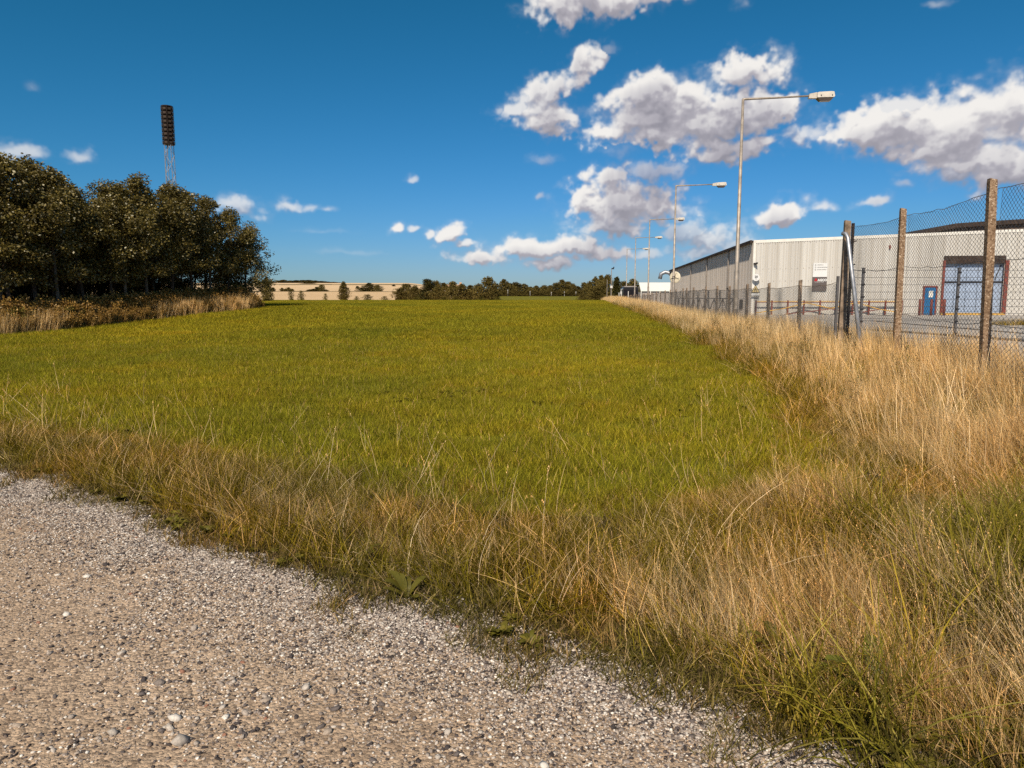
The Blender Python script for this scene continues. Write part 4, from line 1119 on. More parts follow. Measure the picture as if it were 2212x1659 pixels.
# ------------------------------------------------------------------ wire fences
M_CONC = None
def concrete_mat():
    t = NT('pebble_concrete')
    tc_ = t.n('ShaderNodeTexCoord').outputs['Object']
    vo = t.n('ShaderNodeTexVoronoi', {'Scale': 55.0}); t.link(tc_, vo.inputs['Vector'])
    c = t.ramp(vo.outputs['Color'], [(.2, (.17, .105, .065)), (.5, (.29, .195, .125)), (.75, (.36, .25, .165)), (.93, (.62, .50, .38))])
    c = t.mix(1.0, c, t.ramp(t.noise(3, 5), [(.3, (.7, .68, .66)), (.7, (1.1, 1.1, 1.1))]), 'MULTIPLY')
    return t.surf(c, .95, 0, vo.outputs['Distance'], .4, .006, .1)
M_CONC = concrete_mat()
M_OLDPOST = paint('weathered_post', (.27, .20, .145), .9, 0, .35, 10, .1, .6)
M_FPOST = paint('grey_fence_post', (.15, .14, .14), .5, .3, .2, 8)
M_WIRE = paint('fence_wire', (.22, .205, .195), .5, .45, .2, 20, .4)
M_WIREFAR = paint('thin_fence_wire', (.30, .27, .24), .6, .3, .2, 20, .3)
def wire_mesh(A, B, z0A, z0B, z1A, z1B, w, dz, r_, rs, sag=.03, bulge=.02):
    """diamond netting between two posts: zigzag wires that hook into each other"""
    A, B = np.array(A), np.array(B); L = np.linalg.norm(B - A); t = (B - A) / L; nn = np.array((-t[1], t[0]))
    nw = int(L / w); ph = rs.rand() * 6
    V, T = [], []
    nz = int((max(z1A - z0A, z1B - z0B)) / dz)
    kk = np.arange(nz + 1)
    b = 0
    base_t = np.array([(0, 1, 4), (0, 4, 3), (1, 2, 5), (1, 5, 4), (2, 0, 3), (2, 3, 5)])
    for i in range(nw + 1):
        u = (i + .5) * w + (w / 2) * np.where((kk + i) % 2 == 0, 1, -1) * .98
        u = np.clip(u, .02, L - .02); f = u / L
        zt_ = z1A + (z1B - z1A) * f - sag * np.sin(math.pi * f) ** .7 - .012 * np.sin(f * 23 + ph); zb_ = z0A + (z0B - z0A) * f
        z = zb_ + (zt_ - zb_) * kk / nz
        u2 = u + .012 * np.sin(z * 5 + ph + f * 6)
        o = bulge * np.sin(f * 9 + ph) * np.sin(z * 2.2 + ph) + .004 * np.where((kk + i) % 2 == 0, 1, -1)
        P = np.stack([A[0] + t[0] * u2 + nn[0] * o, A[1] + t[1] * u2 + nn[1] * o, z], -1)
        for k3 in range(3):
            a = 2.094 * k3
            V.append(P + r_ * (math.cos(a) * np.array((t[0], t[1], 0)) + math.sin(a) * np.array((nn[0], nn[1], 0))))
        m_ = nz + 1
        ids = np.arange(nz)
        q = np.stack([b + ids, b + m_ + ids, b + 2 * m_ + ids, b + ids + 1, b + m_ + ids + 1, b + 2 * m_ + ids + 1], -1)
        T.append(q[:, base_t].reshape(-1, 3)); b += 3 * m_
    return np.concatenate(V), np.concatenate(T)
def line_wire(mb, A, B, zA, zB, rs, sag=.03, r_=.0035, n=10, wob_=.01):
    mb.tube([(A[0] + (B[0] - A[0]) * f, A[1] + (B[1] - A[1]) * f, zA + (zB - zA) * f - sag * 4 * f * (1 - f) + wob_ * rs.randn() * (0 < f < 1)) for f in np.linspace(0, 1, n)], r_, 4, False)

rs = np.random.RandomState(31)
# tall fence
TP = []
for px, pyt, Y in ((2134, 389, 9.3), (1951, 452, 12.5), (1831, 478, 15.6)):
    p = at(px, pyt, Y); pm_ = at(px - (2 if px > 2100 else 6), 640, Y); TP.append((pm_[0], Y, p[2]))
d_ = np.array(TP[0]) - np.array(TP[1]); TP.insert(0, tuple(np.array(TP[0]) + d_ * 1.0))
fz = [float(h(p[0], p[1])) for p in TP]
tf = thing('tall_chain_link_fence', 'tall chain link fence with rough concrete posts at the right edge', 'fence', (TP[2][0], TP[2][1], fz[2]))
frz = math.atan2(TP[1][1] - TP[3][1], TP[1][0] - TP[3][0])
for i, p in enumerate(TP):
    m = MB(); w_ = .062
    prof = [(-.045, -.045), (.045, -.045), (.045, .045), (-.045, .045)]
    cc, ss = math.cos(frz), math.sin(frz)
    wd_ = 1.35 if i == 3 else 1.0
    def ring_(sx, z): return [(p[0] + (a * cc - b * ss) * sx * wd_, p[1] + (a * ss + b * cc) * sx * wd_, z + (.02 * (b < 0) if z > 1 else 0)) for a, b in prof]
    ptx, pty, pbx = ((2134, 389, 2136), (2134, 389, 2136), (1951, 452, 1936), (1831, 478, 1815))[i]
    yy_ = TP[max(i, 1)][1]; ot = at(ptx, pty, yy_)[0] - TP[max(i, 1)][0]; ob = at(pbx, 755, yy_)[0] - TP[max(i, 1)][0]
    if i == 1: ot *= .45; ob *= .6
    sh_ = lambda r_, o_: [(a + o_, b, c) for a, b, c in r_]
    lv = [sh_(ring_(1.12, fz[i] - .1), ob), sh_(ring_(1.0, p[2] - .05), ot), sh_(ring_(.94, p[2]), ot)]
    m.add(sum(lv, []), [(0, 1, 5, 4), (1, 2, 6, 5), (2, 3, 7, 6), (3, 0, 4, 7), (4, 5, 9, 8), (5, 6, 10, 9), (6, 7, 11, 10), (7, 4, 8, 11), (8, 9, 10, 11), (3, 2, 1, 0)])
    tag(m.build('post', M_CONC if i < 3 else M_OLDPOST, tf), 'dark weathered corner post with a steel angle' if i == 3 else None)
nf = np.array((-math.sin(frz), math.cos(frz))); nf = nf if nf[0] < 0 else -nf      # towards the field
for i in range(3):
    A, B = np.array(TP[i][:2]) - nf * .052, np.array(TP[i + 1][:2]) - nf * .052
    v, t_ = wire_mesh(A, B, fz[i] + .05, fz[i + 1] + .05, TP[i][2] - .10, TP[i + 1][2] - .10, .052, .034, .0030, rs, .05, .025)
    tag(link_mesh('wire_netting', mesh_np('wire_netting', v - np.array(tf.location), t_, None, M_WIRE), tf), kind='stuff')
    for q, sg in ((1.0, .05), (.66, .06), (.34, .05), (.02, .02)):
        m = MB(); zA = fz[i] + .05 + (TP[i][2] - .10 - fz[i] - .05) * q; zB = fz[i + 1] + .05 + (TP[i + 1][2] - .10 - fz[i + 1] - .05) * q
        line_wire(m, A, B, zA, zB, rs, sg, .0045, 14, .008); m.build('line_wire', M_WIRE, tf)
cp = np.array(TP[3][:2])
m = MB(); zt_ = TP[3][2]; t1 = np.array((math.cos(frz), math.sin(frz)))
q = cp - nf * .095 - t1 * .02
m.bar((q[0], q[1], fz[3] - .1), (q[0], q[1], zt_ - .04), .05, .05); m.bar((q[0] - .05, q[1] + .03, fz[3]), (q[0] - .05, q[1] + .03, zt_ - .25), .02, .02); m.build('steel_angle', M_RUST, tf)
m = MB(); a_ = at(1828, 505, 15.4); b_ = at(1857, 735, 14.2); b2 = b_ + (b_ - a_) * .12
m.tube([a_ + np.array((-.06, .05, .01)), a_ + np.array((-.02, -.02, .0)), a_ + np.array((.015, -.06, -.10)), b2], .042, 10); m.build('brace_tube', M_GALV, tf, True)
m = MB()
for k in range(5): zz = fz[3] + .4 + k * .5; m.bar((q[0] - .07, q[1], zz), (q[0] + .07, q[1] - .05, zz + .02), .025)
m.build('tension_clip', M_RUST, tf)

# low fence
LF = 5.42
LOWPX = [(1731, 606), (1659, 612), (1612, 614), (1577, 618), (1549, 618), (1524, 619), (1500, 621), (1483, 622), (1474, 623), (1460, 625)]
sts = [s_of(px, py, LF) for px, py in LOWPX]
s0 = float(sl(TP[3][0], TP[3][1])[0])
tops = []
for (px, py), s in zip(LOWPX, sts):
    x, y = xy(s, LF); tops.append(at(px, py, y)[2])
posts = [(s, tp) for s, tp in zip(sts, tops)]
while posts[-1][0] < 118:
    s, tp = posts[-1]; posts.append((s + 3.05 + .3 * rs.randn(), tp + (2.14 - tp) * .06 + .02 * rs.randn()))
lf = thing('low_chain_link_fence', 'low chain link fence of weathered posts running away along the yard', 'fence', (*xy(sts[2], LF), float(h(*xy(sts[2], LF)))))
pp = [(TP[3][0] - .16, TP[3][1] + .02, posts[0][1] + .0)]
for i, (s, tp) in enumerate(posts):
    x, y = xy(s, LF + .03 * rs.randn()); z = float(h(x, y)); w_ = .038
    m = MB(); lx_, ly_ = .008 * rs.randn(2)
    c8 = [(-w_, -w_), (w_, -w_), (w_, w_), (-w_, w_)]
    m.add([(x + a, y + b, z - .1) for a, b in c8] + [(x + a * .92 + lx_ * 3, y + b * .92 + ly_ * 3, tp + .02 * (a > 0)) for a, b in c8], [(3, 2, 1, 0), (4, 5, 6, 7), (0, 1, 5, 4), (1, 2, 6, 5), (2, 3, 7, 6), (3, 0, 4, 7)])
    m.build('post', M_OLDPOST, lf)
    pp.append((x, y, tp))
m = MB(); m.bar((pp[0][0], pp[0][1], fz[3] - .1), (pp[0][0], pp[0][1], pp[0][2] + .02), .05, .05); m.build('steel_post', M_FPOST, lf)
for i in range(len(pp) - 1):
    A, B = np.array(pp[i][:2]) - ND * .046, np.array(pp[i + 1][:2]) - ND * .046
    zA, zB = float(h(*A)), float(h(*B))
    far_ = pp[i][1] > 46
    v, t_ = wire_mesh(A, B, zA + .03, zB + .03, pp[i][2] - .12, pp[i + 1][2] - .12, .20 if far_ else .056, .12 if far_ else .038, .006 if far_ else .0040, rs, .05, .04)
    tag(link_mesh('wire_netting', mesh_np('wire_netting', v - np.array(lf.location), t_, None, M_WIREFAR), lf), kind='stuff')
    m = MB(); line_wire(m, A, B, pp[i][2] - .12, pp[i + 1][2] - .12, rs, .05, .006, 9, .008); m.build('line_wire', M_OLDPOST, lf)

# inner welded fence across the yard
M_FPOST = paint('grey_fence_post', (.15, .14, .14), .5, .3, .2, 8)
Yi = 20.0
wf = thing('welded_wire_fence', 'grey welded wire fence with slim posts standing behind the tall chain link', 'fence', (10.0, Yi, .45))
zi = [float(h(at(1862, 690, Yi)[0], Yi))]; ztop = at(1864, 580, Yi)[2]
xs_ = [at(1840, 640, Yi)[0]] + [at(1862, 640, Yi)[0], at(2068, 640, Yi)[0]]; xs_ += [xs_[-1] + 2.7]
for xx in xs_[1:]:
    z = float(h(xx, Yi)); m = MB(); m.bar((xx, Yi, z - .05), (xx, Yi, ztop), .06, .06); m.box((xx, Yi, ztop + .012), (.085, .085, .02))
    po = m.build('post', M_FPOST, wf)
    c_ = MB()
    for q in range(6): c_.box((xx, Yi - .035, z + .2 + q * .34), (.10, .02, .045))
    c_.build('clamp', M_DARK, po, shift=False); po.children[0].location = -Vector(wf.location)
for i in range(3):
    a, b = xs_[i], xs_[i + 1]; z0 = float(h((a + b) / 2, Yi)) + .06
    m = MB()
    for zz in (ztop - .05, ztop - .25, ztop - .45, ztop - .65, ztop - .85, ztop - 1.05, ztop - 1.25, ztop - 1.45, ztop - 1.65, z0): m.tube([(a, Yi - .035, zz), (b, Yi - .035, zz)], .0055, 4, False)
    for k in range(int((b - a) / .2)): xx = a + .1 + k * .2; m.tube([(xx, Yi - .046, z0 - .03), (xx, Yi - .046, ztop)], .0022, 3, False)
    tag(m.build('wire_panel', M_FPOST, wf), kind='stuff')

# ------------------------------------------------------------------ warehouse
def sheet_mat(name, a, b, c):
    t = NT(name)
    rnd = t.n('ShaderNodeObjectInfo').outputs['Random']
    col = t.ramp(rnd, [(0, a), (.5, b), (1, c)])
    mp = t.n('ShaderNodeMapping', {'Scale': (3.0, 3.0, .12)}); t.link(t.n('ShaderNodeTexCoord').outputs['Object'], mp.inputs[0])
    n = t.noise(2.4, 6, mp.outputs[0])
    col = t.mix(1.0, col, t.ramp(n, [(.3, (.80, .77, .73)), (.65, (1.05, 1.05, 1.05))]), 'MULTIPLY')
    return t.surf(col, .55, .0, None, spec=.3)
M_SHEET = sheet_mat('pale_cladding', (.52, .50, .465), (.565, .545, .51), (.60, .585, .55))
M_SIDE = sheet_mat('grey_cladding', (.50, .45, .40), (.53, .475, .42), (.56, .50, .445))
M_TRIM = paint('white_flashing', (.76, .73, .67), .5, 0, .06, 3)
M_ROOFDK = paint('dark_roofing', (.055, .038, .03), .85, 0, .35, 3, .2, .4)
M_SLATE = paint('brown_roofing', (.13, .095, .075), .9, 0, .35, 3, .1, .4)
M_RED = paint('red_oxide_paint', (.21, .055, .040), .6, 0, .25, 7)
M_YEL = paint('yellow_paint', (.68, .40, .085), .6, 0, .2, 6)
M_BLUE = paint('blue_door_paint', (.02, .14, .33), .45, 0, .15, 5)
M_PANE = paint('painted_sky_reflection', (.34, .42, .56), .35, 0, .06, 2, .4)  # gate panels: the sky they reflect is put into the base colour
M_GREYPIPE = paint('grey_downpipe', (.36, .32, .29), .6, 0, .2, 6)
cor = gnd(1622, 683)
Yc = 50.5; pc = at(1622, 683, Yc); sW, LW = map(float, sl(pc[0], Yc))
zY = float(h(pc[0], Yc)); EAVE = at(1626, 521, Yc)[2]; SLOPE = .034
wh = thing('warehouse', 'long pale corrugated metal warehouse behind the fences', 'warehouse', (pc[0], Yc, zY))
def wp(ds, dL, z): x, y = xy(sW + ds, LW + dL); return np.array((x, y, z))
TT, NN = np.array((*TD, 0)), np.array((*ND, 0)); UP = np.array((0, 0, 1.))
LEN = s_of(1449, 600, LW) - sW
WID = 27.0
# gable sheets: one mesh of unit height per kind, scaled to the sloping eave
def corr_mesh(nm, width, ribs, depth, mt):
    v, f = [], []; prof = []
    p = width / ribs
    for k in range(ribs): prof += [(k * p, 0), (k * p + p * .30, 0), (k * p + p * .42, depth), (k * p + p * .88, depth)]
    prof.append((width, 0))
    for a, b in prof: v += [(a, -b, 0), (a, -b, 1)]
    f = [(2 * i, 2 * i + 2, 2 * i + 3, 2 * i + 1) for i in range(len(prof) - 1)]
    me = bpy.data.meshes.new(nm); me.from_pydata(v, [], f); me.update(); me.materials.append(mt); return me
SW = .78
sheet_f = corr_mesh('cladding_sheet', SW, 5, .032, M_SHEET); sheet_s = corr_mesh('side_sheet', 1.0, 4, .04, M_SIDE)
loc0 = np.array(wh.location)
GATE = [float(sl(*at(px, 640, Yc - 2.4)[:2])[1]) - LW for px in (2050, 2180)]
gzt = at(2120, 551, Yc - 2.2)[2]
DOOR = [float(sl(*at(px, 640, Yc - 1.9)[:2])[1]) - LW for px in (2004, 2030)]; dzt = at(2016, 619, Yc - 1.9)[2]
nS = int(WID / SW)
for k in range(nS):
    a = .16 + k * SW; mid = a + SW / 2
    zt_ = EAVE + SLOPE * mid - .10; zb_ = zY
    if GATE[0] - .1 < mid < GATE[1] + .1: zb_ = gzt
    o = link_mesh('cladding_sheet', sheet_f, wh); o.location = wp(0, a, zb_) - loc0; o.rotation_euler = (0, 0, -TH); o.scale = (1, 1, zt_ - zb_)
ns = int(LEN)
for k in range(ns):
    o = link_mesh('side_sheet', sheet_s, wh); o.location = wp(.16 + (k + 1) * (LEN - .16) / ns, 0, zY) - loc0; o.rotation_euler = (0, 0, -TH - math.pi / 2); o.scale = ((LEN - .16) / ns, 1, EAVE - zY)
m = MB(); m.add([wp(.08, .08, zY - .3), wp(.08, WID, zY - .3), wp(.08, WID, EAVE + SLOPE * WID - .1), wp(.08, .08, EAVE - .05), wp(LEN, .08, zY - .3), wp(LEN, WID, zY - .3), wp(LEN, WID, EAVE + SLOPE * WID - .1), wp(LEN, .08, EAVE - .05)],
    [(4, 5, 6, 7), (1, 5, 6, 2), (0, 3, 7, 4)])
m.build('inner_wall', M_SIDE, wh)
m = MB(); m.frame_box(wp(.0, .07, (zY + EAVE) / 2), TT * .05, NN * .085, UP * (EAVE - zY) / 2); m.build('corner_trim', M_TRIM, wh)
m = MB(); m.prism([wp(-.05, -.02, EAVE - .14), wp(-.05, WID, EAVE + SLOPE * WID - .14), wp(-.05, WID, EAVE + SLOPE * WID + .06), wp(-.05, -.02, EAVE + .06)], TT * .13); m.build('gable_flashing', M_TRIM, wh)
m = MB(); m.prism([wp(.09, -.20, EAVE - .02), wp(.09, WID, EAVE + SLOPE * WID - .03), wp(.09, WID, EAVE + SLOPE * WID + .03), wp(.09, -.20, EAVE + .045)], TT * (LEN - .05)); m.build('roof', M_ROOFDK, wh)
m = MB(); m.frame_box(wp(LEN / 2, -.19, EAVE - .02), TT * (LEN / 2 + .1), NN * .06, UP * .09); m.build('gutter', M_ROOFDK, wh)
m = MB()
for zf in (.24, .62, .955):
    for k in range(nS * 2):
        a = .16 + (k + .35) * SW / 2
        if GATE[0] - .1 < a < GATE[1] + .1: continue
        zz = zY + (EAVE + SLOPE * a - zY) * (.22 if zf == .24 else zf) 
        if zf == .24: zz = zY + 2.35
        m.frame_box(wp(-.034, a, zz), NN * .022, TT * .008, UP * .022)
tag(m.build('screw_row', M_GREYPIPE, wh), kind='stuff')
for px in (1581, 1535, 1501):
    ds = s_of(px - 10, 640, LW - .08) - sW
    m = MB(); m.tube([wp(ds, -.16, EAVE - .1), wp(ds, -.10, EAVE - .3), wp(ds, -.10, zY + .05)], .055, 8); d_ = m.build('downpipe', M_GREYPIPE, wh, True)
    m = MB(); m.tube([wp(ds, -.10, zY + 1.9) - loc0, wp(ds, -.10, zY + 2.0) - loc0], .085, 8); m.build('collar', M_DARK, d_, shift=False)
m = MB(); ds = LEN; zp = at(1449, 594, sW + LEN)[2]
m.tube([wp(ds - .05, .1, zp - .1), wp(ds + .1, -.25, zp + .25), wp(ds + .1, -.8, zp + .35), wp(ds + .1, -1.35, zp + .1), wp(ds + .1, -1.5, zp - .6)], .28, 10); m.build('vent_pipe', M_GALV, wh, True)
m = MB(); m.frame_box(wp(-.16, .12, at(1626, 570, Yc)[2]), NN * .10, TT * .12, UP * .06); m.frame_box(wp(-.32, .20, at(1626, 569, Yc)[2]), NN * .05, TT * .10, UP * .05); m.build('security_camera', M_DARK, wh)
m = MB(); m.frame_box(wp(-.07, GATE[0] - 3.6, at(1975, 536, Yc)[2]), NN * .05, TT * .06, UP * .12); m.build('wall_lamp', M_RED, wh)
m = MB(); m.frame_box(wp(-.025, LW * 0 + float(sl(*at(1620, 660, Yc + 3)[:2])[1]) * 0 + 0.0, zY + .6) * 1.0, NN * .001, TT * .001, UP * .001)
# wall grille on the long side
ds = s_of(1602, 660, LW) - sW
m = MB()
for k in range(7): m.frame_box(wp(ds, -.055, zY + .42 + k * .09), TT * .55, NN * .012, UP * .028)
m.frame_box(wp(ds, -.045, zY + .70), TT * .6, NN * .006, UP * .36); m.build('grille', M_DARK, wh)
# roller gate with red frame
g0, g1 = GATE; gz0 = zY + .12; GH = gzt - zY
gate = MB(); gate.frame_box(wp(.30, (g0 + g1) / 2, zY + GH * .5), NN * ((g1 - g0) / 2), TT * .02, UP * GH / 2); go_ = gate.build('gate', M_PANE, wh)
gl = lambda ds, dL, z: wp(ds, dL, z) - loc0
def sub(mb, nm, mt, par): return mb.build(nm, mt, par, shift=False)
m = MB(); m.frame_box(gl(.26, (g0 + g1) / 2, zY + GH * .56), NN * ((g1 - g0) / 2), TT * .03, UP * .055); sub(m, 'gate_rail', M_DARK, go_)
for kx in np.linspace(g0 + .55, g1 - .55, 5):
    for (za, zb_) in ((.05, .53), (.59, .86)):
        m = MB(); m.frame_box(gl(.268, kx, zY + GH * (za + zb_) / 2), NN * .40, TT * .008, UP * GH * (zb_ - za) / 2 * .96); sub(m, 'gate_panel', M_PANE, go_)
m = MB(); m.bar(gl(.25, g1 - .55, zY + GH * .60), gl(.25, g1 - .22, zY + GH * .85), .05); m.bar(gl(.25, g1 - .95, zY + GH * .60), gl(.25, g1 - 1.25, zY + GH * .85), .04); sub(m, 'gate_strut', M_DARK, go_)
m = MB(); m.frame_box(wp(.17, (g0 + g1) / 2, zY + GH * .935), NN * ((g1 - g0) / 2), TT * .20, UP * GH * .065); m.build('gate_lintel', M_ROOFDK, wh)
for q, w_ in ((g0 + .0, .07), (g1 + .0, .11)):
    m = MB(); m.frame_box(wp(-.05, q, zY + GH * .46), NN * w_, TT * .09, UP * GH * .46); m.build('gate_post', M_RED, wh)
m = MB(); m.frame_box(wp(-.30, (g0 + g1) / 2 - .1, zY + .08), NN * ((g1 - g0) / 2), TT * .12, UP * .07); m.build('threshold', M_YEL, wh)
# blue door
d0, d1 = DOOR; DH = dzt - zY
m = MB(); m.frame_box(wp(-.05, (d0 + d1) / 2, zY + DH / 2), NN * ((d1 - d0) / 2 - .05), TT * .03, UP * (DH / 2 - .03)); do_ = m.build('door', M_BLUE, wh)
m = MB()
for q in (d0, d1): m.frame_box(gl(-.055, q, zY + DH / 2), NN * .05, TT * .05, UP * DH / 2)
m.frame_box(gl(-.055, (d0 + d1) / 2, zY + DH), NN * ((d1 - d0) / 2 + .05), TT * .05, UP * .05); sub(m, 'door_frame', M_RED, do_)
m = MB(); m.frame_box(gl(-.09, (d0 + d1) / 2 + .05, zY + DH * .74), NN * .14, TT * .006, UP * .22); sub(m, 'notice', M_WHITE, do_)
m = MB(); m.frame_box(gl(-.10, d1 - .17, zY + DH * .5), NN * .06, TT * .03, UP * .02); sub(m, 'handle', M_DARK, do_)
# bollards by the door
for i, (px, lab) in enumerate(((1987, 'red bollard left of the blue door'), (2012, 'red bollard in front of the blue door'), (2040, 'red bollard between the blue door and the roller gate'))):
    p = at(px, 660, Yc - 3.0); z = float(h(p[0], p[1])); b_ = MB(); b_.tube([(p[0], p[1], z - .05), (p[0], p[1], z + 1.05), (p[0], p[1], z + 1.10)], [.085, .085, .05], 10)
    tag(b_.build('bollard', M_RED, None, True), lab, 'bollard', 'bollards by the warehouse door')
# brown-roofed hall behind
hall = thing('brown_roofed_hall', 'hall with a dark brown arched roof rising behind the warehouse', 'building', (pc[0] + 20, 74, zY))
pts_ = [at(1978, 503, 74), at(2030, 487, 74), at(2066, 479, 74), at(2140, 474, 74), at(2240, 468, 74)]
pts_ = [p - np.array((0, 0, .15)) for p in pts_] + [np.array((pts_[-1][0] + 14, 74, pts_[-1][2] - .5))]
m = MB(); m.prism([p for p in pts_] + [p - np.array((0, 0, .45)) for p in pts_[::-1]], (1.0, 30, 0)); m.build('roof', M_ROOFDK, hall)
m = MB(); m.prism([p - np.array((0, -.4, .46)) for p in pts_] + [np.array((pts_[-1][0], 74.4, zY)), np.array((pts_[0][0], 74.4, zY))], (1.0, 29, 0)); m.build('wall', M_SLATE, hall)

# red and yellow barrier in front of the gable
bar = thing('loading_barrier', 'red and yellow steel barrier with zigzag braces along the warehouse gable', 'barrier', (*xy(sW - 2.2, LW + 5), zY))
def bp(dL, z, ds=-.50): x, y = xy(sW + ds, LW + dL); return (x, y, float(h(x, y)) + z)
BL0, BL1 = .2, 9.9
nbp = 10; bx_ = np.linspace(BL0, BL1, nbp)
for q in bx_:
    m = MB(); m.bar(bp(q, -.05), bp(q, 1.0), .09, .09); m.build('post', M_RED, bar)
m = MB(); m.bar(bp(BL0, .93), bp(BL1, .93), .05); m.build('top_rail', M_YEL, bar)
m = MB(); m.bar(bp(BL0, .86, -.46), bp(BL1, .86, -.46), .05); m.build('second_rail', M_RED, bar)
zz = [(BL0, .12), (2.0, .42), (3.6, .82), (5.2, .45), (6.9, .84), (8.4, .40), (BL1, .14)]
for a, b in zip(zz[:-1], zz[1:]):
    m = MB(); m.bar(bp(a[0], a[1], -.57), bp(b[0], b[1], -.57), .06); m.build('brace', M_YEL, bar)
zz = [(2.2, .05), (4.0, .25), (5.2, .42), (6.9, .12), (8.4, .38)]
for a, b in zip(zz[:-1], zz[1:]):
    m = MB(); m.bar(bp(a[0], a[1], -.57), bp(b[0], b[1], -.57), .06); m.build('brace', M_RED, bar)
# grey lattice barrier along the long side
M_GREYRAIL = paint('grey_rail_paint', (.16, .14, .13), .6, .2, .2, 6)
gb = thing('grey_barrier', 'grey steel barrier with triangular braces beside the long warehouse wall', 'barrier', (*xy(sW + 5, LW - 1.6), zY))
def gp(s, z): x, y = xy(s, LW - 1.6); return (x, y, float(h(x, y)) + z)
sa, sb = s_of(1595, 650, LW - 1.6), s_of(1462, 650, LW - 1.6)
m = MB(); m.bar(gp(sa, 1.12), gp(sb, 1.12), .07); m.build('top_rail', M_GREYRAIL, gb)
nn_ = 9
for k in range(nn_):
    a, b = sa + (sb - sa) * k / nn_, sa + (sb - sa) * (k + 1) / nn_; mm = (a + b) / 2
    m = MB(); m.bar(gp(a, .2), gp(mm, 1.1), .05); m.bar(gp(mm, 1.1), gp(b, .2), .05); m.build('brace', M_GREYRAIL, gb)
    m = MB(); m.bar(gp(mm, -.05), gp(mm, 1.1), .05); m.build('post', M_GREYRAIL, gb)

# ---- signs
FONT_CACHE = {}
def text(s, size, o, right, up, mt, name, parent, weight=0.0, depth=.004, align='LEFT', sx=1.0):
    cu = bpy.data.curves.new('t', 'FONT'); cu.body = s; cu.size = size; cu.align_x = align; cu.align_y = 'CENTER'; cu.offset = weight; cu.extrude = depth
    cu.resolution_u = 3
    ob = bpy.data.objects.new('t', cu); C.objects.link(ob)
    dg = bpy.context.evaluated_depsgraph_get(); me = bpy.data.meshes.new_from_object(ob.evaluated_get(dg))
    bpy.data.objects.remove(ob); bpy.data.curves.remove(cu)
    right, up = np.array(right), np.array(up); nr = np.cross(right, up)
    par = np.array(parent.matrix_basis.translation) if parent.type == 'EMPTY' else np.zeros(3)
    for v in me.vertices:
        c = np.array(v.co); v.co = np.array(o) + right * c[0] * sx + up * c[1] + nr * c[2] - par
    me.name = name; me.materials.clear(); me.materials.append(mt)
    return link_mesh(name, me, parent)
M_SIGNW = paint('sign_white', (.70, .70, .69), .4, 0, .03, 2)
M_SIGNG = paint('sign_grey', (.115, .095, .09), .45, 0, .06, 2)
M_LOGO = paint('sign_red', (.45, .02, .03), .45, 0, .05, 2)
M_INK = paint('sign_ink', (.05, .045, .045), .5, 0, .05, 2)
c_t = at(1774, 568, Yc - .75); c_b = at(1772, 628, Yc - .75)
Lc = float(sl(c_t[0], c_t[1])[1]) - LW; zs0, zs1 = c_b[2], c_t[2]; zmid = zs0 + (zs1 - zs0) * .50; hwd = .475
sg = thing('company_sign', 'tall white and dark grey company sign with a red triangle on the warehouse gable', 'sign', tuple(wp(-.12, Lc, zs0)))
m = MB(); m.frame_box(wp(-.09, Lc, (zmid + zs1) / 2), NN * hwd, TT * .03, UP * (zs1 - zmid) / 2); m.build('white_panel', M_SIGNW, sg)
m = MB(); m.frame_box(wp(-.095, Lc, (zmid + zs0) / 2 - .003), NN * hwd, TT * .032, UP * ((zmid - zs0) / 2 - .003)); m.build('grey_panel', M_SIGNG, sg)
sh = zs1 - zs0
for k, wd in enumerate(('RECEPTION', 'GOODS RECEIVING', 'GOODS SHIPPING')):
    zz_ = zs1 - sh * (.07 + .085 * k)
    text(wd, .075, wp(-.124, Lc - .20, zz_), NN, UP, M_INK, 'lettering', sg)
    m = MB(); m.tube([wp(-.124, Lc - .33 + .042 * math.cos(a), zz_ + .042 * math.sin(a)) for a in np.linspace(R(-150), R(150), 14)], .009, 4); m.build('arrow_ring', M_INK, sg)
zl = zmid - sh * .10
text('AGCO', .215, wp(-.132, Lc - .14, zl - .03), NN, UP, M_SIGNW, 'logo_lettering', sg, .012, sx=.98)
text('Your Agriculture Company', .062, wp(-.132, Lc - .36, zl - .155), NN, UP, M_SIGNW, 'slogan', sg, .001, sx=.93)
m = MB(); q0 = np.array(wp(-.130, Lc - .255, zl - .10))
m.prism([q0 - NN * .115, q0 - NN * .02 + UP * .0, q0 + NN * .0 + UP * .05, q0 + NN * .03 + UP * .0, q0 + NN * .11, q0 + NN * .055 + UP * .14, q0 + UP * .215, q0 - NN * .03 + UP * .20], -TT * .006); m.build('logo_triangle', M_LOGO, sg)
# speed sign
c_s = at(1633, 599.5, Yc - .3); Ls = float(sl(c_s[0], c_s[1])[1]) - LW
sp = thing('speed_sign', 'round white 20 speed sign on the warehouse corner', 'sign', tuple(wp(-.35, Ls, c_s[2])))
def disc(mb, o, r_, off, th): mb.prism([np.array(o) + r_ * (math.cos(a) * NN + math.sin(a) * UP) + TT * off for a in np.linspace(0, 2 * math.pi, 32, endpoint=False)], TT * th)
m = MB(); disc(m, wp(-.36, Ls, c_s[2]), .245, 0, .02); m.build('disc', M_SIGNW, sp)
text('20', .21, wp(-.367, Ls, c_s[2] + .045), NN, UP, M_INK, 'number', sp, .006, align='CENTER')
text('km', .075, wp(-.367, Ls, c_s[2] - .095), NN, UP, M_INK, 'unit', sp, .001, align='CENTER')
m = MB(); m.bar(wp(-.33, Ls, c_s[2] + .1), wp(-.03, Ls, c_s[2] + .1), .04); m.bar(wp(-.33, Ls, c_s[2] - .1), wp(-.03, Ls, c_s[2] - .1), .04); m.build('bracket', M_GALV, sp)
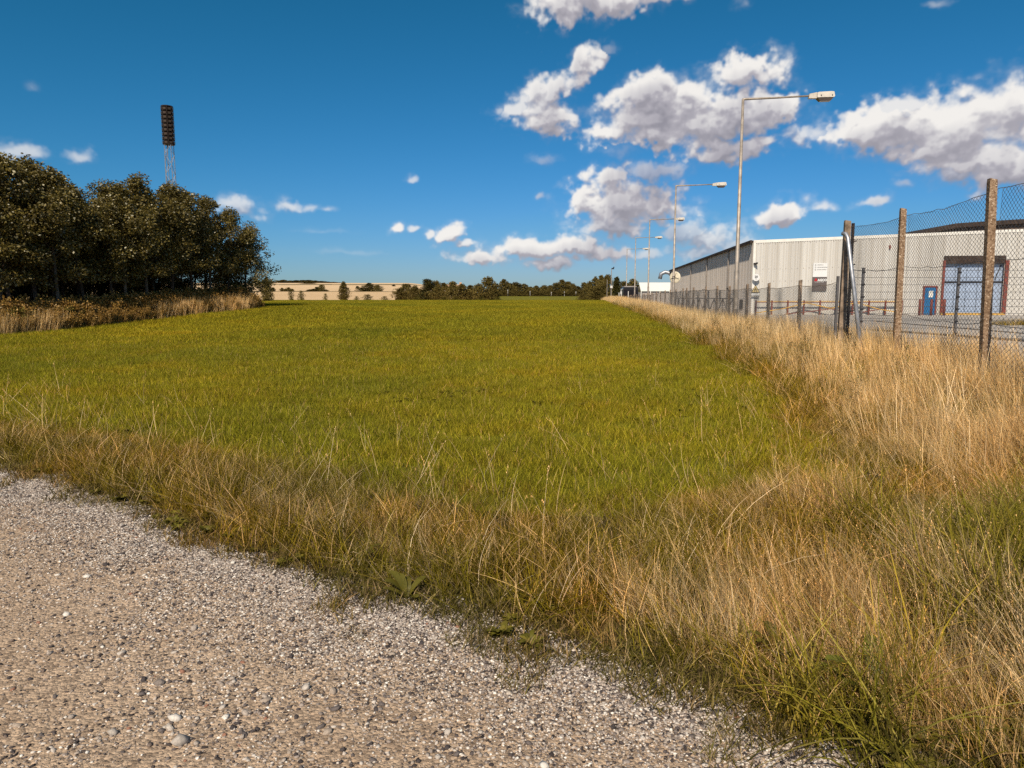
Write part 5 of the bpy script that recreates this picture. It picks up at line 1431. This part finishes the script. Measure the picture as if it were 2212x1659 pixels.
# warning triangle
c_w = at(1632, 625, Yc - .3); Lt = float(sl(c_w[0], c_w[1])[1]) - LW
wt_ = thing('warning_sign', 'yellowish triangular warning sign with black edge below the speed sign', 'sign', tuple(wp(-.3, Lt, c_w[2])))
M_SIGNY = paint('faded_yellow_sign', (.62, .48, .22), .5, 0, .12, 4)
o_ = wp(-.30, Lt, c_w[2])
tri = lambda k, off: [np.array(o_) + TT * off + NN * .31 * k * a + UP * (.30 * k * b) for a, b in ((-1, -.8), (1, -.8), (0, 1.0))]
m = MB(); m.prism(tri(1.0, 0), TT * .02); m.build('border', M_DARK, wt_)
m = MB(); m.prism(tri(.80, -.004), TT * .003); m.build('face', M_SIGNY, wt_)
m = MB(); e0 = np.array(o_) - TT * .006
for (a, b, w2) in (((0, .02), (.02, .14), .06), ((-.10, -.05), (.06, .03), .035), ((-.02, -.03), (-.08, -.15), .03), ((.03, -.03), (.08, -.15), .03)): m.bar(e0 + NN * a[0] + UP * a[1], e0 + NN * b[0] + UP * b[1], w2, .006, up=TT)
m.build('pictogram', M_INK, wt_)
m = MB(); m.frame_box(np.array(wp(-.30, Lt, c_w[2] - .35)), NN * .26, TT * .01, UP * .075); m.build('text_plate', M_SIGNW, wt_)
m = MB(); m.bar(wp(-.28, Lt, c_w[2] - .1), wp(-.03, Lt, c_w[2] - .1), .04); m.build('bracket', M_GALV, wt_)

# ---- white tent hall and dark coach beyond
M_TENT = paint('white_tent_cloth', (.80, .77, .70), .7, 0, .03, 1)
Yt = 128.0
a0, a1 = at(1381, 611, Yt), at(1462, 611, Yt); e0, e1 = at(1385, 629, Yt - 4), at(1466, 629, Yt - 4); zt0 = float(h(a0[0], Yt))
tent = thing('white_tent_hall', 'white tent hall roof beyond the fence, left of the warehouse', 'tent', (a0[0], Yt, zt0))
nbay = 4
for k in range(nbay):
    f0, f1 = k / nbay + .004, (k + 1) / nbay - .004
    m = MB(); q = [e0 + (e1 - e0) * f0, e0 + (e1 - e0) * f1, a0 + (a1 - a0) * f1, a0 + (a1 - a0) * f0]; m.prism(q, (0, .03, .06)); m.build('roof_panel', M_TENT, tent)
m = MB()
for k in range(nbay + 1):
    f = k / nbay; m.bar(e0 + (e1 - e0) * f - np.array((0, 0, .02)), a0 + (a1 - a0) * f - np.array((0, 0, .02)), .10); q = e0 + (e1 - e0) * f; m.bar(q, (q[0], q[1], zt0 - .3), .12)
m.build('frame', M_TENT, tent)
m = MB(); m.prism([a0 + np.array((.3, 0, -.1)), a1 + np.array((0, 0, -.1)), e1 + np.array((0, 7.5, 0)), e0 + np.array((.3, 7.5, 0))], (0, .03, .05)); m.build('back_roof', M_TENT, tent)
m = MB(); c_ = (e0 + e1) / 2; m.frame_box((c_[0] + .2, e0[1] + 3.6, (zt0 + e0[2]) / 2 - .1), np.array((e1[0] - e0[0], 0, 0)) / 2 * .98, (0, 3.3, 0), (0, 0, (e0[2] - zt0) / 2)); m.build('side_wall', M_GREYPIPE, tent)
Yb = 112.0
b0, b1 = at(1346, 620, Yb), at(1379, 621, Yb); zb0 = float(h(b0[0], Yb)); Hb = b0[2] - zb0
coach = thing('parked_coach', 'dark coach with a pale mirror parked left of the white tent', 'coach', (b0[0], Yb, zb0))
M_COACH = paint('black_coach_paint', (.02, .018, .02), .3, 0, .1, 3, .5); M_GLASS = paint('dark_window_glass', (.012, .012, .016), .08, 0, .1, 3, .6)
cx_ = (b0[0] + b1[0]) / 2; hw_ = (b1[0] - b0[0]) / 2; TTc = TT
m = MB(); m.prism([(b0[0] + .05, Yb, zb0 + .35), (b1[0], Yb, zb0 + .35), (b1[0], Yb, zb0 + Hb - .15), (b1[0] - .15, Yb, zb0 + Hb), (b0[0] + .2, Yb, zb0 + Hb), (b0[0] + .05, Yb, zb0 + Hb - .2)], (TT[0] * 11, 11, 0)); m.build('body', M_COACH, coach)
m = MB(); m.frame_box((cx_, Yb - .01, zb0 + Hb * .60), (hw_ * .9, 0, 0), (0, .012, 0), (0, 0, Hb * .24)); m.build('windscreen', M_GLASS, coach)
m = MB(); m.frame_box((cx_, Yb + 1.5, zb0 + Hb + .08), (hw_ * .8, 0, 0), (0, 1.2, 0), (0, 0, .08)); m.build('roof_unit', M_GREYPIPE, coach)
m = MB(); m.tube([(b0[0] - .05, Yb - .1, zb0 + Hb - .3), (b0[0] - .35, Yb - .35, zb0 + Hb - .4), (b0[0] - .35, Yb - .35, zb0 + Hb - .7)], .04, 6); m.box((b0[0] - .35, Yb - .35, zb0 + Hb - .9), (.22, .12, .42)); m.build('mirror', M_WHITE, coach)
for sx in (-1, 1):
    for yy in (2.2, 8.5):
        m = MB(); xx = cx_ + sx * (hw_ - .15) + TT[0] * yy; m.tube([(xx - .14, Yb + yy, zb0 + .5), (xx + .14, Yb + yy, zb0 + .5)], .5, 16); m.build('wheel', M_DARK, coach, True)
# short pale marker posts beside the coach and along the far road
for k_, (px, ty, by) in enumerate(((1337, 632, 646), (1342, 631, 646), (1357, 629, 646))):
    p = at(px, by, 100); m = MB(); z = float(h(p[0], 100)); m.tube([(p[0], 100, z), (p[0], 100, at(px, ty, 100)[2])], .055, 6)
    tag(m.build('marker_post', M_WHITE, None), ORD[k_] + ' from the left of three short pale posts beside the dark coach', 'post', 'pale posts by the coach')
for k_, (px, ty) in enumerate(((1097, 628), (1145, 631), (1191, 633), (1219, 632), (1244, 632))):
    Yr = 344; p = at(px, 640, Yr); z = float(h(p[0], Yr)); m = MB(); m.tube([(p[0], Yr, z), (p[0], Yr, at(px, ty, Yr)[2])], .07, 6); m.tube([(p[0], Yr, at(px, ty, Yr)[2]), (p[0], Yr, at(px, ty, Yr)[2] + .45)], .15, 6)
    tag(m.build('lamp_post', M_WHITE, None), ORD[k_] + ' tiny pale lamp post from the left before the far hedge row', 'lamp post', 'tiny lamp posts along the far road')
# farmhouse between the hedge trees and farm buildings on the hill
M_TILE = paint('orange_roof_tiles', (.55, .34, .20), .8, 0, .12, 2); M_WALLW = paint('pale_rendered_wall', (.62, .50, .36), .8, 0, .08, 1)
Yf = 260; q0, q1 = at(959, 620, Yf), at(996, 620, Yf); zf = float(h(q0[0], Yf)); rt = at(975, 614, Yf)[2]; ev = at(975, 620, Yf)[2]
fh = thing('farmhouse', 'farmhouse with a pale orange roof half hidden behind the hedge trees', 'house', (q0[0], Yf, zf))
m = MB(); m.frame_box(((q0[0] + q1[0]) / 2, Yf + 3.5, (zf + ev) / 2 - .3), ((q1[0] - q0[0]) / 2, 0, 0), (0, 3.3, 0), (0, 0, (ev - zf) / 2 + .3)); m.build('wall', M_WALLW, fh)
m = MB(); m.prism([(q0[0] - .4, Yf - .4, ev - .05), (q0[0] - .4, Yf + 3.5, rt), (q0[0] - .4, Yf + 7.4, ev - .05)], (q1[0] - q0[0] + .8, 0, 0)); ro = m.build('roof', M_TILE, fh)
for f in (.35, .93):
    m = MB(); m.box((q0[0] + (q1[0] - q0[0]) * f - q0[0], 3.5, rt - zf + .2), (.8, .8, 1.1)); m.build('chimney', M_TILE, ro, shift=False)
for f in (.2, .45, .75):
    m = MB(); m.box((q0[0] + (q1[0] - q0[0]) * f, Yf + .18, zf + (ev - zf) * .6), (1.1, .06, 1.2)); m.build('window', M_GLASS, fh)
for i, (pa, pb_, pt_, lab) in enumerate(((601, 622, 611.0, 'pale farm building on the far hill, left one of two'), (624, 645, 614.2, 'long low white shed on the far hill, right one of two'))):
    Yh = 860; q0, q1 = at(pa, 616, Yh), at(pb_, 616, Yh); zf = float(h(q0[0], Yh)) - .5; rt = at(pa, pt_, Yh)[2]; ev = zf + (rt - zf) * .6
    fb = thing('farm_building', lab, 'farm building', (q0[0], Yh, zf))
    m = MB(); m.frame_box(((q0[0] + q1[0]) / 2, Yh + 5, (zf + ev) / 2), ((q1[0] - q0[0]) / 2, 0, 0), (0, 4.8, 0), (0, 0, (ev - zf) / 2)); m.build('wall', M_WALLW if i == 0 else M_WHITE, fb)
    m = MB(); m.prism([(q0[0] - .5, Yh - .5, ev - .05), (q0[0] - .5, Yh + 5, rt), (q0[0] - .5, Yh + 10.5, ev - .05)], (q1[0] - q0[0] + 1, 0, 0)); m.build('roof', M_WALLW if i == 0 else M_WHITE, fb)

# ---- dock plants and yard details
M_DOCK = foliage('dock_leaf', .35, .2, 1.0, spec=.04)
rs = np.random.RandomState(55)
for px, py, sc, lab in ((1890, 1530, 1.0, 'bright yellow-green broad-leaved dock plant near the bottom right'), (1830, 1500, .8, 'smaller broad-leaved plant left of the bright dock plant'), (1690, 1440, .8, 'broad-leaved plant half hidden in the rough grass near the bottom'), (880, 1295, .8, 'dark broad-leaved weed at the gravel edge in the middle'), (775, 1225, .7, 'broad-leaved weed where the straw begins beside the gravel'), (300, 1055, .9, 'dark nettle-like weed clump at the left of the verge')):
    p = gnd(px, py); t = thing('dock_plant', lab, 'plant', tuple(p), 0, 'broad-leaved weeds in the verge')
    for k in range(7):
        v, t_, c_ = rosette(rs, 1, .20 * sc, .075 * sc, 1.5, [(.20, .21, .03), (.24, .23, .04)] if px > 1800 else [(.15, .13, .018)])
        link_mesh('leaf', mesh_np('leaf', v, t_, c_, M_DOCK), t)
M_DARKSTRIP = paint('dark_yard_strip', (.07, .062, .058), .9, 0, .2, 5)  # thin dark strips laid over the yard asphalt
def yard_strip(pa, pb_, w):
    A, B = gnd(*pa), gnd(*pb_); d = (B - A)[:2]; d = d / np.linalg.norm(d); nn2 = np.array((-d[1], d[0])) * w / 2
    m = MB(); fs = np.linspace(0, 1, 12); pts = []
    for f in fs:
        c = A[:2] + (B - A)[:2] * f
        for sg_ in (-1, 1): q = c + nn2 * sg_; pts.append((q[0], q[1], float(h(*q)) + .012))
    m.add(pts, [(2 * i, 2 * i + 2, 2 * i + 3, 2 * i + 1) for i in range(11)]); o = m.build('dark_yard_strip', M_DARKSTRIP, None); tag(o, kind='structure')
yard_strip((1890, 694), (2230, 722), .30); yard_strip((1880, 712), (2240, 738), .8); yard_strip((1850, 688), (2100, 691), .35)
p = gnd(2175, 702)
lxs = p[0] + 3.0 * rs.rand(60) - .6; lys = p[1] + .35 * rs.randn(60)
scatter('yard_weeds', np.stack([lxs, lys, h(lxs, lys)], -1), rs.rand(60) * 6.28, .8 + .5 * rs.rand(60), rs.randint(0, 4, 60), P_GREEN, 'strip of weeds growing out of the yard at the right edge')
